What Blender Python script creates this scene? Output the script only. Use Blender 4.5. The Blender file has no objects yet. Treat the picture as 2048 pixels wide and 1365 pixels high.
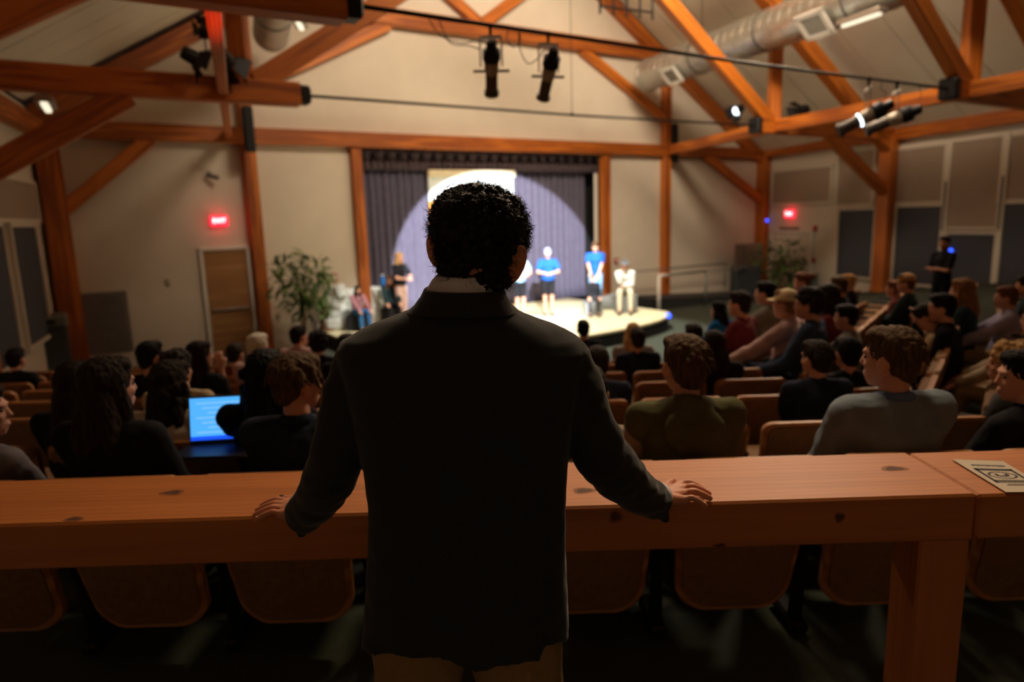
import bpy, bmesh, math, random
from mathutils import Vector, Matrix, noise
random.seed(7)
scene = bpy.context.scene
COL = scene.collection
R = math.radians
# ------------------------------------------------------------------ camera
F = 1365.0; PITCH = R(10.3); ROLL = R(1.8); ZC = 1.66
cF = Vector((0, math.cos(PITCH), -math.sin(PITCH)))
cU = Vector((0, math.sin(PITCH), math.cos(PITCH)))
cX = Vector((1, 0, 0))
_c, _s = math.cos(ROLL), math.sin(ROLL)
right = cX*_c - cU*_s; upv = cX*_s + cU*_c
cam_d = bpy.data.cameras.new('camera'); cam = bpy.data.objects.new('camera', cam_d); COL.objects.link(cam)
M = Matrix((right, upv, -cF)).transposed().to_4x4(); M.translation = Vector((0, 0, ZC)); cam.matrix_world = M
cam_d.sensor_width = 36.0; cam_d.lens = F/2048*36.0; cam_d.clip_end = 100; cam_d.clip_start = 0.05
cam_d.dof.use_dof = True; cam_d.dof.focus_distance = 1.42; cam_d.dof.aperture_fstop = 2.2
scene.camera = cam
CP = Vector((0, 0, ZC))
def ray(px, py):
    u = (px-1024)/F; v = (682.5-py)/F
    return cX*(u*_c+v*_s) + cF + cU*(-u*_s+v*_c)
def PY(px, py, Y):
    r = ray(px, py); return CP + r*(Y/r.y)
def Pz(px, py, z):
    r = ray(px, py); return CP + r*((z-ZC)/r.z)
def Pl(px, py, a, d):
    r = ray(px, py); n = Vector((-d[1], d[0], 0)); return CP + r*(n.dot(Vector((a[0], a[1], ZC))-CP)/n.dot(r))
# ------------------------------------------------------------------ world, lights, exposure
w = bpy.data.worlds.new('world'); scene.world = w; w.use_nodes = True
w.node_tree.nodes['Background'].inputs[0].default_value = (0.9, 0.75, 0.6, 1)
w.node_tree.nodes['Background'].inputs[1].default_value = 0.005
vs = scene.view_settings
vs.view_transform = 'Standard'; vs.look = 'None'; vs.gamma = 1; vs.use_curve_mapping = False; vs.exposure = 0.0
def aim(o, tgt):
    d = Vector(tgt)-o.location; o.rotation_euler = d.to_track_quat('-Z', 'Y').to_euler()
def area(loc, tgt, sx, sy, power, col, spread=180):
    l = bpy.data.lights.new('area_light', 'AREA'); l.shape = 'RECTANGLE'; l.size = sx; l.size_y = sy
    l.energy = power; l.color = col; l.spread = R(spread)
    o = bpy.data.objects.new('area_light', l); COL.objects.link(o); o.location = loc; aim(o, tgt); return o
def spot(loc, tgt, power, col, ang, blend=0.1, rad=0.05):
    l = bpy.data.lights.new('spot_light', 'SPOT'); l.energy = power; l.color = col; l.spot_size = R(ang); l.spot_blend = blend; l.shadow_soft_size = rad
    o = bpy.data.objects.new('spot_light', l); COL.objects.link(o); o.location = loc; aim(o, tgt); return o
WARM = (1.0, 0.80, 0.58)
# stage spot from the rear lighting position, high above the audience
LSPOT = spot((0.95, 8.45, 2.95), (-0.36, 18.10, 0.08), 14000, (0.93, 0.96, 1.0), 32.4, 0.05, 0.05)
# wash lamps under the front truss, straight down onto the stage deck
spot((2.0, 14.2, 5.0), (1.35, 15.2, -0.75), 3000, (1.0, 0.97, 0.88), 66, 0.25, 0.15)
spot((-0.9, 13.1, 5.0), (-1.2, 14.6, -0.75), 1500, (1.0, 0.97, 0.88), 60, 0.3, 0.15)
# unseen area lights added under the ridge to brighten gable wall and hall
area((2.4, 9.6, 8.3), (0.5, 19.0, 5.0), 5.0, 0.6, 480, WARM, 110)
area((3.6, 9.4, 7.8), (9.6, 19.0, 2.0), 3.0, 0.6, 190, WARM, 100)
area((2.2, 7.4, 7.9), (-6.5, 12.5, 3.0), 3.0, 0.6, 20, WARM, 90)
# warm area light added out of view to brighten the counter top
area((1.2, 4.4, 5.2), (0.5, 1.7, 0.9), 1.2, 0.3, 22, (1.0, 0.74, 0.46), 70)
# warm fill added from above to lift the audience, aimed back across the seats
area((6.5, 12.5, 7.2), (4.2, 6.8, 0.0), 2.5, 0.6, 300, WARM, 84)
area((-1.0, 11.0, 7.5), (-1.5, 5.0, 0.0), 2.0, 0.6, 80, WARM, 90)

spot((-2.62, 6.1, 2.35), (-2.72, 6.35, 3.45), 60, (1.0, 0.10, 0.05), 78, 0.9, 0.06)  # red spot without a fixture, added to redden the left overhead beam
# ------------------------------------------------------------------ helpers
def srgb(r, g, b):
    f = lambda c: (c/255/12.92) if c/255 <= 0.04045 else ((c/255+0.055)/1.055)**2.4
    return (f(r), f(g), f(b), 1)
MATS = {}
def mat(name, col, rough=0.7, metal=0, var=0.12, scale=12, bump=0.0, bscale=60, emit=None, estr=0, sss=0, spec=0.5, sheen=0):
    if name in MATS: return MATS[name]
    m = bpy.data.materials.new(name); m.use_nodes = True; nt = m.node_tree; b = nt.nodes['Principled BSDF']
    b.inputs['Roughness'].default_value = rough; b.inputs['Metallic'].default_value = metal
    b.inputs['Specular IOR Level'].default_value = spec
    if sheen: b.inputs['Sheen Weight'].default_value = sheen; b.inputs['Sheen Roughness'].default_value = 0.4
    if sss: b.inputs['Subsurface Weight'].default_value = sss; b.inputs['Subsurface Radius'].default_value = (0.02, 0.007, 0.004)
    tc = nt.nodes.new('ShaderNodeTexCoord')
    n = nt.nodes.new('ShaderNodeTexNoise'); n.inputs['Scale'].default_value = scale; n.inputs['Detail'].default_value = 4
    nt.links.new(tc.outputs['Object'], n.inputs['Vector'])
    r = nt.nodes.new('ShaderNodeValToRGB')
    r.color_ramp.elements[0].position = 0.3; r.color_ramp.elements[1].position = 0.7
    r.color_ramp.elements[0].color = tuple(c*(1-var) for c in col[:3])+(1,); r.color_ramp.elements[1].color = tuple(min(1, c*(1+var)) for c in col[:3])+(1,)
    nt.links.new(n.outputs['Fac'], r.inputs['Fac']); nt.links.new(r.outputs['Color'], b.inputs['Base Color'])
    if bump:
        n2 = nt.nodes.new('ShaderNodeTexNoise'); n2.inputs['Scale'].default_value = bscale; nt.links.new(tc.outputs['Object'], n2.inputs['Vector'])
        bp = nt.nodes.new('ShaderNodeBump'); bp.inputs['Strength'].default_value = bump; bp.inputs['Distance'].default_value = 0.01
        nt.links.new(n2.outputs['Fac'], bp.inputs['Height']); nt.links.new(bp.outputs['Normal'], b.inputs['Normal'])
    if emit:
        b.inputs['Emission Color'].default_value = emit; b.inputs['Emission Strength'].default_value = estr
    MATS[name] = m; return m
def wood(name, col, dark, rough=0.5, gs=2.0, wave=0.45):
    if name in MATS: return MATS[name]
    m = bpy.data.materials.new(name); m.use_nodes = True; nt = m.node_tree; b = nt.nodes['Principled BSDF']
    b.inputs['Roughness'].default_value = rough
    tc = nt.nodes.new('ShaderNodeTexCoord'); mp = nt.nodes.new('ShaderNodeMapping'); mp.inputs['Scale'].default_value = (0.35*gs, 5*gs, 5*gs)
    nt.links.new(tc.outputs['Object'], mp.inputs['Vector'])
    n = nt.nodes.new('ShaderNodeTexNoise'); n.inputs['Scale'].default_value = 2.2; n.inputs['Detail'].default_value = 7; n.inputs['Distortion'].default_value = 0.8
    nt.links.new(mp.outputs['Vector'], n.inputs['Vector'])
    wv = nt.nodes.new('ShaderNodeTexWave'); wv.bands_direction = 'Y'; wv.inputs['Scale'].default_value = 1.6; wv.inputs['Distortion'].default_value = 6; wv.inputs['Detail'].default_value = 3
    nt.links.new(mp.outputs['Vector'], wv.inputs['Vector'])
    mx = nt.nodes.new('ShaderNodeMix'); mx.data_type = 'FLOAT'; mx.inputs[0].default_value = wave
    nt.links.new(n.outputs['Fac'], mx.inputs[2]); nt.links.new(wv.outputs['Fac'], mx.inputs[3])
    r = nt.nodes.new('ShaderNodeValToRGB'); r.color_ramp.elements[0].position = 0.25; r.color_ramp.elements[1].position = 0.7
    r.color_ramp.elements[0].color = dark; r.color_ramp.elements[1].color = col
    nt.links.new(mx.outputs[0], r.inputs['Fac']); nt.links.new(r.outputs['Color'], b.inputs['Base Color'])
    bp = nt.nodes.new('ShaderNodeBump'); bp.inputs['Strength'].default_value = 0.15; bp.inputs['Distance'].default_value = 0.004
    nt.links.new(mx.outputs[0], bp.inputs['Height']); nt.links.new(bp.outputs['Normal'], b.inputs['Normal'])
    MATS[name] = m; return m

WM = {}
def _place(o, world, parent):
    WM[o] = world.copy()
    if parent is not None:
        o.parent = parent; o.matrix_local = WM[parent].inverted() @ world
    else: o.matrix_world = world
def props(o, label=None, cat=None, group=None, kind=None):
    if label: o['label'] = label
    if cat: o['category'] = cat
    if group: o['group'] = group
    if kind: o['kind'] = kind
def thing(name, label, cat, loc=(0, 0, 0), rz=0.0, group=None, scale=None):
    o = bpy.data.objects.new(name, None); COL.objects.link(o); o.empty_display_size = 0.1
    W = Matrix.Translation(Vector(loc)) @ Matrix.Rotation(rz, 4, 'Z')
    if scale: W = W @ Matrix.Diagonal(Vector(scale).to_4d()); W[3][3] = 1
    _place(o, W, None); props(o, label, cat, group); return o
def link(name, me, m=None, parent=None, world=None, local=None):
    """link a mesh; world = world matrix of the object, local = matrix in the parent's frame"""
    o = bpy.data.objects.new(name, me); COL.objects.link(o)
    if m is not None:
        if len(me.materials) == 0: me.materials.append(m)
        elif me.materials[0] is not m:
            o.material_slots[0].link = 'OBJECT'; o.material_slots[0].material = m
    if local is not None: world = (WM[parent] if parent else Matrix()) @ local
    if world is None: world = Matrix()
    _place(o, world, parent); return o
class MB:
    def __init__(s): s.v = []; s.f = []
    def add(s, vs, fs):
        n = len(s.v); s.v += [Vector(q) for q in vs]; s.f += [tuple(i+n for i in f) for f in fs]; return s
    def box(s, c, d, mtx=None):
        x, y, z = d[0]/2, d[1]/2, d[2]/2
        vs = [Vector((sx*x, sy*y, sz*z)) for sz in (-1, 1) for sy in (-1, 1) for sx in (-1, 1)]
        if mtx is not None: vs = [mtx @ q for q in vs]
        vs = [q+Vector(c) for q in vs]
        return s.add(vs, [(0, 2, 3, 1), (4, 5, 7, 6), (0, 1, 5, 4), (2, 6, 7, 3), (0, 4, 6, 2), (1, 3, 7, 5)])
    def cbox(s, c, d, b=0.01, mtx=None):
        """box with chamfered long and short edges"""
        x, y, z = d[0]/2, d[1]/2, d[2]/2; b = min(b, x*.9, y*.9, z*.9)
        vs = []; fs = []
        prof = [(-y+b, -z), (y-b, -z), (y, -z+b), (y, z-b), (y-b, z), (-y+b, z), (-y, z-b), (-y, -z+b)]
        def ring(xx, k): return [Vector((xx, (p[0]*k[0]), (p[1]*k[1]))) for p in prof]
        k = ((y-b)/y, (z-b)/z)
        rs = [ring(-x, k), ring(-x+b, (1, 1)), ring(x-b, (1, 1)), ring(x, k)]
        for r_ in rs: vs += r_
        for i in range(3):
            for j in range(8): fs.append((i*8+j, i*8+(j+1) % 8, (i+1)*8+(j+1) % 8, (i+1)*8+j))
        fs.append(tuple(range(7, -1, -1))); fs.append(tuple(24+j for j in range(8)))
        fs = [tuple(reversed(f)) for f in fs]
        if mtx is not None: vs = [mtx @ q for q in vs]
        return s.add([q+Vector(c) for q in vs], fs)
    def tube(s, pts, rad, n=8, cap=True, sx=1.0, sy=1.0, upref=None):
        pts = [Vector(p) for p in pts]; N = len(pts)
        if not hasattr(rad, '__len__'): rad = [rad]*N
        vs = []; fs = []; up = None
        for i, p in enumerate(pts):
            t = (pts[min(i+1, N-1)]-pts[max(i-1, 0)])
            if t.length < 1e-9: t = Vector((0, 0, 1))
            t.normalize()
            if up is None:
                up = Vector(upref) if upref is not None else (Vector((0, 0, 1)) if abs(t.z) < .9 else Vector((0, 1, 0)))
            a = up.cross(t)
            if a.length < 1e-6: a = Vector((1, 0, 0)).cross(t)
            a.normalize(); b_ = t.cross(a).normalized(); up = b_
            for j in range(n):
                an = 2*math.pi*j/n; vs.append(p+(a*math.cos(an)*sx+b_*math.sin(an)*sy)*rad[i])
        for i in range(N-1):
            for j in range(n): fs.append((i*n+j, i*n+(j+1) % n, (i+1)*n+(j+1) % n, (i+1)*n+j))
        if cap: fs.append(tuple(range(n-1, -1, -1))); fs.append(tuple((N-1)*n+j for j in range(n)))
        return s.add(vs, fs)
    def capsule(s, a, b, ra, rb, n=12, m=4):
        a, b = Vector(a), Vector(b); d = (b-a); L = d.length or 1e-6; t = d/L
        pts = []; rr = []
        for i in range(m+1):
            an = math.pi/2*(1-i/m); pts.append(a-t*ra*math.sin(an)); rr.append(max(ra*math.cos(an), 1e-4))
        for i in range(m+1):
            an = math.pi/2*i/m; pts.append(b+t*rb*math.sin(an)); rr.append(max(rb*math.cos(an), 1e-4))
        return s.tube(pts, rr, n)
    def chain(s, pts, rr, n=12):
        for i in range(len(pts)-1): s.capsule(pts[i], pts[i+1], rr[i], rr[i+1], n)
        return s
    def ell(s, c, r, mtx=None, n=16, m=10):
        vs = []; fs = []
        for i in range(m+1):
            th = math.pi*i/m
            for j in range(n):
                ph = 2*math.pi*j/n
                q = Vector((r[0]*math.sin(th)*math.cos(ph), r[1]*math.sin(th)*math.sin(ph), r[2]*math.cos(th)))
                if mtx is not None: q = mtx @ q
                vs.append(q+Vector(c))
        for i in range(m):
            for j in range(n): fs.append((i*n+j, (i+1)*n+j, (i+1)*n+(j+1) % n, i*n+(j+1) % n))
        return s.add(vs, fs)
    def rings(s, rs, cap=True):
        n = len(rs[0]); vs = [p for r_ in rs for p in r_]; fs = []
        for i in range(len(rs)-1):
            for j in range(n): fs.append((i*n+j, i*n+(j+1) % n, (i+1)*n+(j+1) % n, (i+1)*n+j))
        if cap: fs.append(tuple(range(n-1, -1, -1))); fs.append(tuple((len(rs)-1)*n+j for j in range(n)))
        return s.add(vs, fs)
    def prism(s, poly, z0, z1):
        n = len(poly); vs = [Vector((p[0], p[1], z0)) for p in poly]+[Vector((p[0], p[1], z1)) for p in poly]
        fs = [tuple(range(n-1, -1, -1)), tuple(range(n, 2*n))]+[(j, (j+1) % n, n+(j+1) % n, n+j) for j in range(n)]
        return s.add(vs, fs)
    def slab(s, quad, off):
        q = [Vector(p) for p in quad]; o = Vector(off); n = len(q)
        return s.add(q+[p+o for p in q], [tuple(range(n-1, -1, -1)), tuple(range(n, 2*n))]+[(j, (j+1) % n, n+(j+1) % n, n+j) for j in range(n)])
    def mesh(s, name='m', smooth=False):
        me = bpy.data.meshes.new(name); me.from_pydata([tuple(v) for v in s.v], [], s.f); me.update()
        bm = bmesh.new(); bm.from_mesh(me); bmesh.ops.remove_doubles(bm, verts=bm.verts, dist=1e-6) if len(s.v) < 4000 else None
        bmesh.ops.recalc_face_normals(bm, faces=bm.faces); bm.to_mesh(me); bm.free()
        if smooth: me.polygons.foreach_set('use_smooth', [True]*len(me.polygons))
        return me
    def obj(s, name, m, parent=None, world=None, local=None, smooth=False):
        return link(name, s.mesh(name, smooth), m, parent, world, local)
def remesh(mb, voxel, smooth=3, disp=None):
    me = bpy.data.meshes.new('tmp'); me.from_pydata([tuple(v) for v in mb.v], [], mb.f); me.update()
    bm = bmesh.new(); bm.from_mesh(me); bmesh.ops.recalc_face_normals(bm, faces=bm.faces); bm.to_mesh(me); bm.free()
    o = bpy.data.objects.new('tmp', me); COL.objects.link(o)
    r = o.modifiers.new('r', 'REMESH'); r.mode = 'VOXEL'; r.voxel_size = voxel
    if smooth:
        sm = o.modifiers.new('s', 'SMOOTH'); sm.iterations = smooth; sm.factor = 0.5
    dg = bpy.context.evaluated_depsgraph_get()
    out = bpy.data.meshes.new_from_object(o.evaluated_get(dg)); bpy.data.objects.remove(o); bpy.data.meshes.remove(me)
    if disp:
        nn = [v.normal.copy() for v in out.vertices]
        for v, n_ in zip(out.vertices, nn): v.co += n_*disp(v.co)
    out.polygons.foreach_set('use_smooth', [True]*len(out.polygons)); out.update(); return out
def frame_mtx(p1, p2, up=(0, 0, 1)):
    p1, p2 = Vector(p1), Vector(p2); x = (p2-p1).normalized(); z = Vector(up); y = z.cross(x)
    if y.length < 1e-5: y = Vector((0, 1, 0)).cross(x)
    y.normalize(); z = x.cross(y).normalized()
    W = Matrix((x, y, z)).transposed().to_4x4(); W.translation = (p1+p2)/2; return W, (p2-p1).length
def beam(name, p1, p2, wd, ht, m, parent=None, up=(0, 0, 1), b=0.012):
    W, L = frame_mtx(p1, p2, up)
    return MB().cbox((0, 0, 0), (L, wd, ht), b).obj(name, m, parent, world=W)
def text_mesh(txt, size, depth=0.004):
    c = bpy.data.curves.new('t', 'FONT'); c.body = txt; c.size = size; c.extrude = depth/2; c.align_x = 'CENTER'; c.align_y = 'CENTER'
    o = bpy.data.objects.new('t', c); COL.objects.link(o); dg = bpy.context.evaluated_depsgraph_get()
    me = bpy.data.meshes.new_from_object(o.evaluated_get(dg)); bpy.data.objects.remove(o); return me
def lerp(a, b, t): return Vector(a)*(1-t)+Vector(b)*t
# ------------------------------------------------------------------ materials
TIMBER = wood('timber_stain', srgb(200, 112, 30), srgb(140, 68, 14), 0.55, 1.0)
PINE = wood('counter_pine', srgb(192, 116, 56), srgb(164, 92, 40), 0.5, 1.6, 0.12)
WALL = mat('painted_wall', srgb(214, 203, 186), 0.9, var=0.03, scale=2, bump=0.03)
CEIL = mat('ceiling_board', srgb(218, 206, 186), 0.9, var=0.03, scale=1.5)
CARPET = mat('dark_carpet', srgb(54, 60, 48), 0.95, var=0.2, scale=60, bump=0.3, bscale=200)
LOWFLOOR = mat('grey_carpet', srgb(120, 124, 120), 0.95, var=0.12, scale=40, bump=0.2)
BLACKM = mat('black_metal', srgb(22, 22, 24), 0.5, 0.3, var=0.1)
STEEL = mat('galvanised_steel', srgb(176, 174, 166), 0.38, 0.85, var=0.12, scale=5)
WHITEM = mat('white_enamel', srgb(225, 222, 214), 0.5, var=0.02)
DARKPANEL = mat('charcoal_fabric_panel', srgb(70, 72, 80), 0.95, var=0.06, scale=30, bump=0.2)
TANPANEL = mat('tan_fabric_panel', srgb(158, 138, 120), 0.95, var=0.05, scale=30, bump=0.2)
RED = mat('red_sign', srgb(200, 20, 30), 0.5, emit=(1, 0.03, 0.06, 1), estr=5)
REDL = mat('sign_letters', srgb(255, 120, 130), 0.5, emit=(1, 0.35, 0.35, 1), estr=9)
# ------------------------------------------------------------------ room geometry
A = Vector((.842, .539, 0)).normalized()          # along the stage wall
NRM = Vector((A.y, -A.x, 0))                      # stage wall normal, into the hall
FW = Vector((-7.89, 13.37, 0))
BR = Vector((.29, -.957, 0)).normalized(); RW = Vector((8.85, 24.06, 0))
BL = Vector((.39, -.92, 0)).normalized()
def fw(s, z=0, off=0):                             # s measured from the proscenium centre
    p = Vector((-.38, 18.18, 0)) + A*s + NRM*off; p.z = z; return p
def isect(p, d, q, e):
    den = d.x*e.y-d.y*e.x; t = ((q.x-p.x)*e.y-(q.y-p.y)*e.x)/den; return p+d*t
C0 = fw(0); CR = isect(C0, A, RW, BR); CL = Vector((-8.62, 12.9, 0)); 
SR = (CR-C0).length; SL = -(CL-C0).length
LOW = -1.08
FT = [(-99, 0), (2.6, 0), (3.2, -.12), (4.1, -.22), (4.9, -.32), (5.7, -.43), (6.5, -.54), (7.3, -.65), (8.2, -.78), (10.4, LOW), (99, LOW)]
def sval(x, y): return min(y, 3.6-1.134*x+.826*y)
def zf(x, y):
    s = sval(x, y)
    for (a, za), (b, zb) in zip(FT, FT[1:]):
        if a <= s <= b: return za+(zb-za)*(s-a)/(b-a)
    return LOW
YB = -2.6
BLc = isect(CL, BL, Vector((0, YB, 0)), Vector((1, 0, 0))); BRc = isect(CR, BR, Vector((0, YB, 0)), Vector((1, 0, 0)))
# floor (raked grid)
mb = MB(); nx, ny = 46, 60
def edge(y):
    t = (y-YB)/(26-YB)
    xl = CL.x+(BLc.x-CL.x)*(CL.y-y)/(CL.y-YB) if y < CL.y else CL.x+(y-CL.y)*A.x/A.y
    xr = CR.x+(BRc.x-CR.x)*(CR.y-y)/(CR.y-YB)
    return xl, xr
ys = [YB+(CR.y-.05-YB)*i/ny for i in range(ny+1)]
vs_ = []
for y in ys:
    xl, xr = edge(y)
    for i in range(nx+1):
        x = xl+(xr-xl)*i/nx; vs_.append(Vector((x, y, zf(x, y))))
mb.add(vs_, [(j*(nx+1)+i, j*(nx+1)+i+1, (j+1)*(nx+1)+i+1, (j+1)*(nx+1)+i) for j in range(ny) for i in range(nx)])
fl = mb.obj('floor', CARPET); props(fl, 'dark carpet sloping down towards the stage', None, None, 'structure')
def slope_z(s, e0, apex_s, z0): return z0
# roof profile on the stage wall
RS = .61
def zroof_front(s):
    return min(9.84-RS*(s-0.13), 9.84+RS*(s-0.13)) if False else 9.84-RS*abs(s-0.13)
PL_, PR_ = (fw(0)-Pl(700, 297, FW, A)).xy.length, 0
sPL = -(Pl(707, 297, FW, A)-C0).xy.length+.0; sPR = (Pl(1207, 307, FW, A)-C0).xy.length
def wallobj(name, polys, off, m=WALL, label=None):
    mb = MB()
    for q in polys: mb.slab(q, off)
    o = mb.obj(name, m); props(o, label, None, None, 'structure'); return o
BK = -NRM*.12
def zr(s): return zroof_front(s)+.05
segs = [[fw(SL, LOW-.2), fw(sPL, LOW-.2), fw(sPL, 3.4), fw(SL, 3.4)],
        [fw(sPR, LOW-.2), fw(SR, LOW-.2), fw(SR, 3.4), fw(sPR, 3.4)],
        [fw(SL, 3.4), fw(SR, 3.4), fw(SR, zr(SR)), fw(.13, zr(.13)), fw(SL, zr(SL))]]
wallobj('wall_front', segs, BK, label='cream painted stage wall with a tall gable and a wide stage opening')
# eaves
zeR = zroof_front(SR); zeL = zroof_front(SL)
zeR2 = 3.75; zeL2 = 3.75
def lineY(p, q, t): return lerp(p, q, t)
apF = fw(.13, 9.84)
BM = (BR*.5+BL*.5).normalized()
apB = isect(fw(.13), BM, Vector((0, YB, 0)), Vector((1, 0, 0))); apB.z = 9.4
eRF = Vector((CR.x, CR.y, zeR)); eRB = Vector((BRc.x, BRc.y, zeR2)); eLF = Vector((CL.x, CL.y, zeL)); eLB = Vector((BLc.x, BLc.y, zeL2))
wallobj('wall_right', [[Vector((CR.x, CR.y, LOW-.2)), Vector((BRc.x, BRc.y, LOW-.2)), eRB+Vector((0, 0, .1)), eRF+Vector((0, 0, .1))]], Vector((-BR.y, BR.x, 0))*.12, label='cream side wall with tall fabric panels')
wallobj('wall_left', [[Vector((CL.x, CL.y, LOW-.2)), Vector((BLc.x, BLc.y, LOW-.2)), eLB+Vector((0, 0, .1)), eLF+Vector((0, 0, .1))]], Vector((BL.y, -BL.x, 0))*.12, label='side wall beyond the left corner post')
wallobj('wall_back', [[Vector((BLc.x, YB, -.3)), Vector((BRc.x, YB, -.3)), eRB, apB, eLB]], Vector((0, -.12, 0)), label='rear wall behind the landing')
ce = bpy.data.objects.new('ceiling', None); COL.objects.link(ce); _place(ce, Matrix(), None); props(ce, 'pale sloping ceiling boards running up to the ridge', None, None, 'structure')
for (eF, eB, sgn) in ((eRF, eRB, 1), (eLF, eLB, -1)):
    n = 22
    for i in range(n):
        t0 = i/n; t1 = (i+1)/n-.0012
        q = [lerp(eF, eB, t0), lerp(eF, eB, t1), lerp(apF, apB, t1), lerp(apF, apB, t0)]
        up = Vector((0, 0, .03)); q = [p+Vector((0, 0, .17)) for p in q]
        MB().slab(q, up).obj('ceiling_board', CEIL, ce)
    q = [p+Vector((0, 0, .21)) for p in (eF, eB, apB, apF)]
    MB().slab(q, Vector((0, 0, .05))).obj('backing_board', CEIL, ce)
# ------------------------------------------------------------------ timber frame
ZB = 3.5
def post(p, z0, z1, wd, label, cat='post', m=TIMBER, dirv=A, dp=None):
    t = thing('timber_post', label, cat, (p.x, p.y, z0))
    beam('shaft', (p.x, p.y, z0), (p.x, p.y, z1), wd, dp or wd, m, t, up=dirv)
    beam('base_block', (p.x, p.y, z0), (p.x, p.y, z0+.14), wd+.03, (dp or wd)+.03, m, t, up=dirv)
    return t
sFL = -(Pl(504, 400, FW, A)-C0).xy.length; sFR = (Pl(1326, 400, FW, A)-C0).xy.length
post(fw(sFL, off=.1), LOW, 6.4, .25, 'timber post on the stage wall beside the left exit door')
post(fw(sFR, off=.1), LOW, 6.4, .25, 'timber post on the stage wall behind the handrail')
post(fw(sPL, off=.06), LOW, 3.3, .24, 'lit timber post at the left edge of the stage opening')
post(fw(sPR, off=.06), LOW, 3.3, .24, 'lit timber post at the right edge of the stage opening')
cpl = post(fw(SL+.22, off=.16), LOW, 3.36, .40, 'wide dark corner post at the far left by the charcoal panel')
cpr = post(fw(SR-.20, off=.16), LOW, 3.36, .38, 'corner post between the stage wall and the right wall, exit sign on its right')
# front wall frame: plate, collar, rafters, struts
ft = thing('gable_frame', 'orange timber frame on the gable over the stage with plate, collar and rafters', 'truss', fw(0, ZB))
def fbeam(nm, s0, z0, s1, z1, wd=.22, ht=.3, off=.12): return beam(nm, fw(s0, z0, off), fw(s1, z1, off), wd, ht, TIMBER, ft)
fbeam('plate', SL+.1, ZB, SR-.1, ZB, .24, .32, .13)
zc = 6.22
fbeam('collar', -5.75, zc, 6.05, zc, .24, .36, .15)
fbeam('rafter', SL+.1, zroof_front(SL+.1)-.12, .13, 9.72, .24, .34, .13)
fbeam('rafter', SR-.1, zroof_front(SR-.1)-.12, .13, 9.72, .24, .34, .13)
fbeam('brace', sFR-.1, 4.45, 2.9, zc-.15, .18, .26, .12)
fbeam('brace', sFL+.1, 4.45, -2.7, zc-.15, .18, .26, .12)
fbeam('strut', -.25, zc+.12, 2.6, 8.35, .18, .26, .12); fbeam('strut', -.25, zc+.12, -3.0, 8.1, .18, .26, .12)
s_b = -(Pl(300, 285, FW, A)-C0).xy.length; z_b = Pl(80, 415, FW, A).z
fbeam('brace', SL+.35, z_b-.05, s_b, ZB-.12, .2, .26, .13)
s_b2 = (Pl(1405, 305, FW, A)-C0).xy.length; p_ = Pl(1515, 400, FW, A)
fbeam('brace', SR-.3, p_.z, s_b2, ZB-.12, .2, .26, .13)
# trusses
RAF = .585
def truss(pl, pr, label, collar=True):
    pl, pr = Vector(pl), Vector(pr); d = (pr-pl); d.z = 0; L = d.length; d.normalize()
    iL = isect(pl, d, CL, BL); iR = isect(pr, d, CR, BR); sl = -(iL-pl).length; sr = (iR-pl).length
    t = thing('roof_truss', label, 'truss', (pl.x, pl.y, ZB)); P = lambda s, z: Vector((pl.x+d.x*s, pl.y+d.y*s, z))
    beam('chord', P(sl, ZB), P(.05, ZB), .26, .32, TIMBER, t); beam('chord', P(L-.25, ZB), P(sr, ZB), .26, .32, TIMBER, t)
    ap = 6.13+RAF*L/2
    for (sg, s0, s1) in ((1, sl, L/2), (-1, sr, L/2)):
        zz = lambda s: ap-RAF*abs(s-L/2)
        beam('rafter', P(s0, zz(s0)), P(s1, zz(s1)), .26, .36, TIMBER, t)
    beam('king_post', P(-.72, ZB+.1), P(-.72, ap-RAF*(L/2+.72)), .25, .25, TIMBER, t)
    beam('king_post', P(L+.30, ZB+.1), P(L+.30, ap-RAF*(L/2+.30)), .25, .25, TIMBER, t)
    beam('diagonal', P(-.55, ZB+.12), P(L/2+.1, ZB+.12+.66*(L/2+.65)), .2, .3, TIMBER, t)
    beam('diagonal', P(L+.12, ZB+.12), P(L/2-.1, ZB+.12+.66*(L/2+.22)), .2, .3, TIMBER, t)
    for s in (.12, L-.32):
        W, _ = frame_mtx(P(s-.08, ZB), P(s+.08, ZB)); c_ = MB().cbox((0, 0, 0), (.17, .30, .34) if s > 1 else (.17, .24, .26), .03).obj('rod_shoe', BLACKM, t, world=W); c_['label'] = 'black steel rod shoe'
    r_ = MB().tube([P(.2, ZB), P(L/2, ZB-.03), P(L-.4, ZB)], .022, 8).obj('tie_rod', BLACKM, t, smooth=True); r_['label'] = 'black steel tie rod'
    return t, P, L, d
T1, P1, L1, d1 = truss((-3.03, 10.4, 0), (5.85, 15.98, 0), 'middle roof truss whose thin tie rod crosses low over the stage')
T2, P2, L2, d2 = truss((-1.40, 6.24, 0), (7.55, 11.85, 0), 'nearest roof truss with stage lights hung from its tie rod')
# braces below chord 1
iL = isect(P1(0, 0), d1, CL, BL); sl1 = -(iL-P1(0, 0)).xy.length
pq = P1(sl1+.15, 0); post(pq, LOW*.6, ZB-.1, .3, 'left wall post carrying the middle truss', dirv=d1)
beam('brace', P1(sl1+.25, 2.25), P1(-2.15, ZB-.14), .24, .30, TIMBER, T1)
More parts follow.
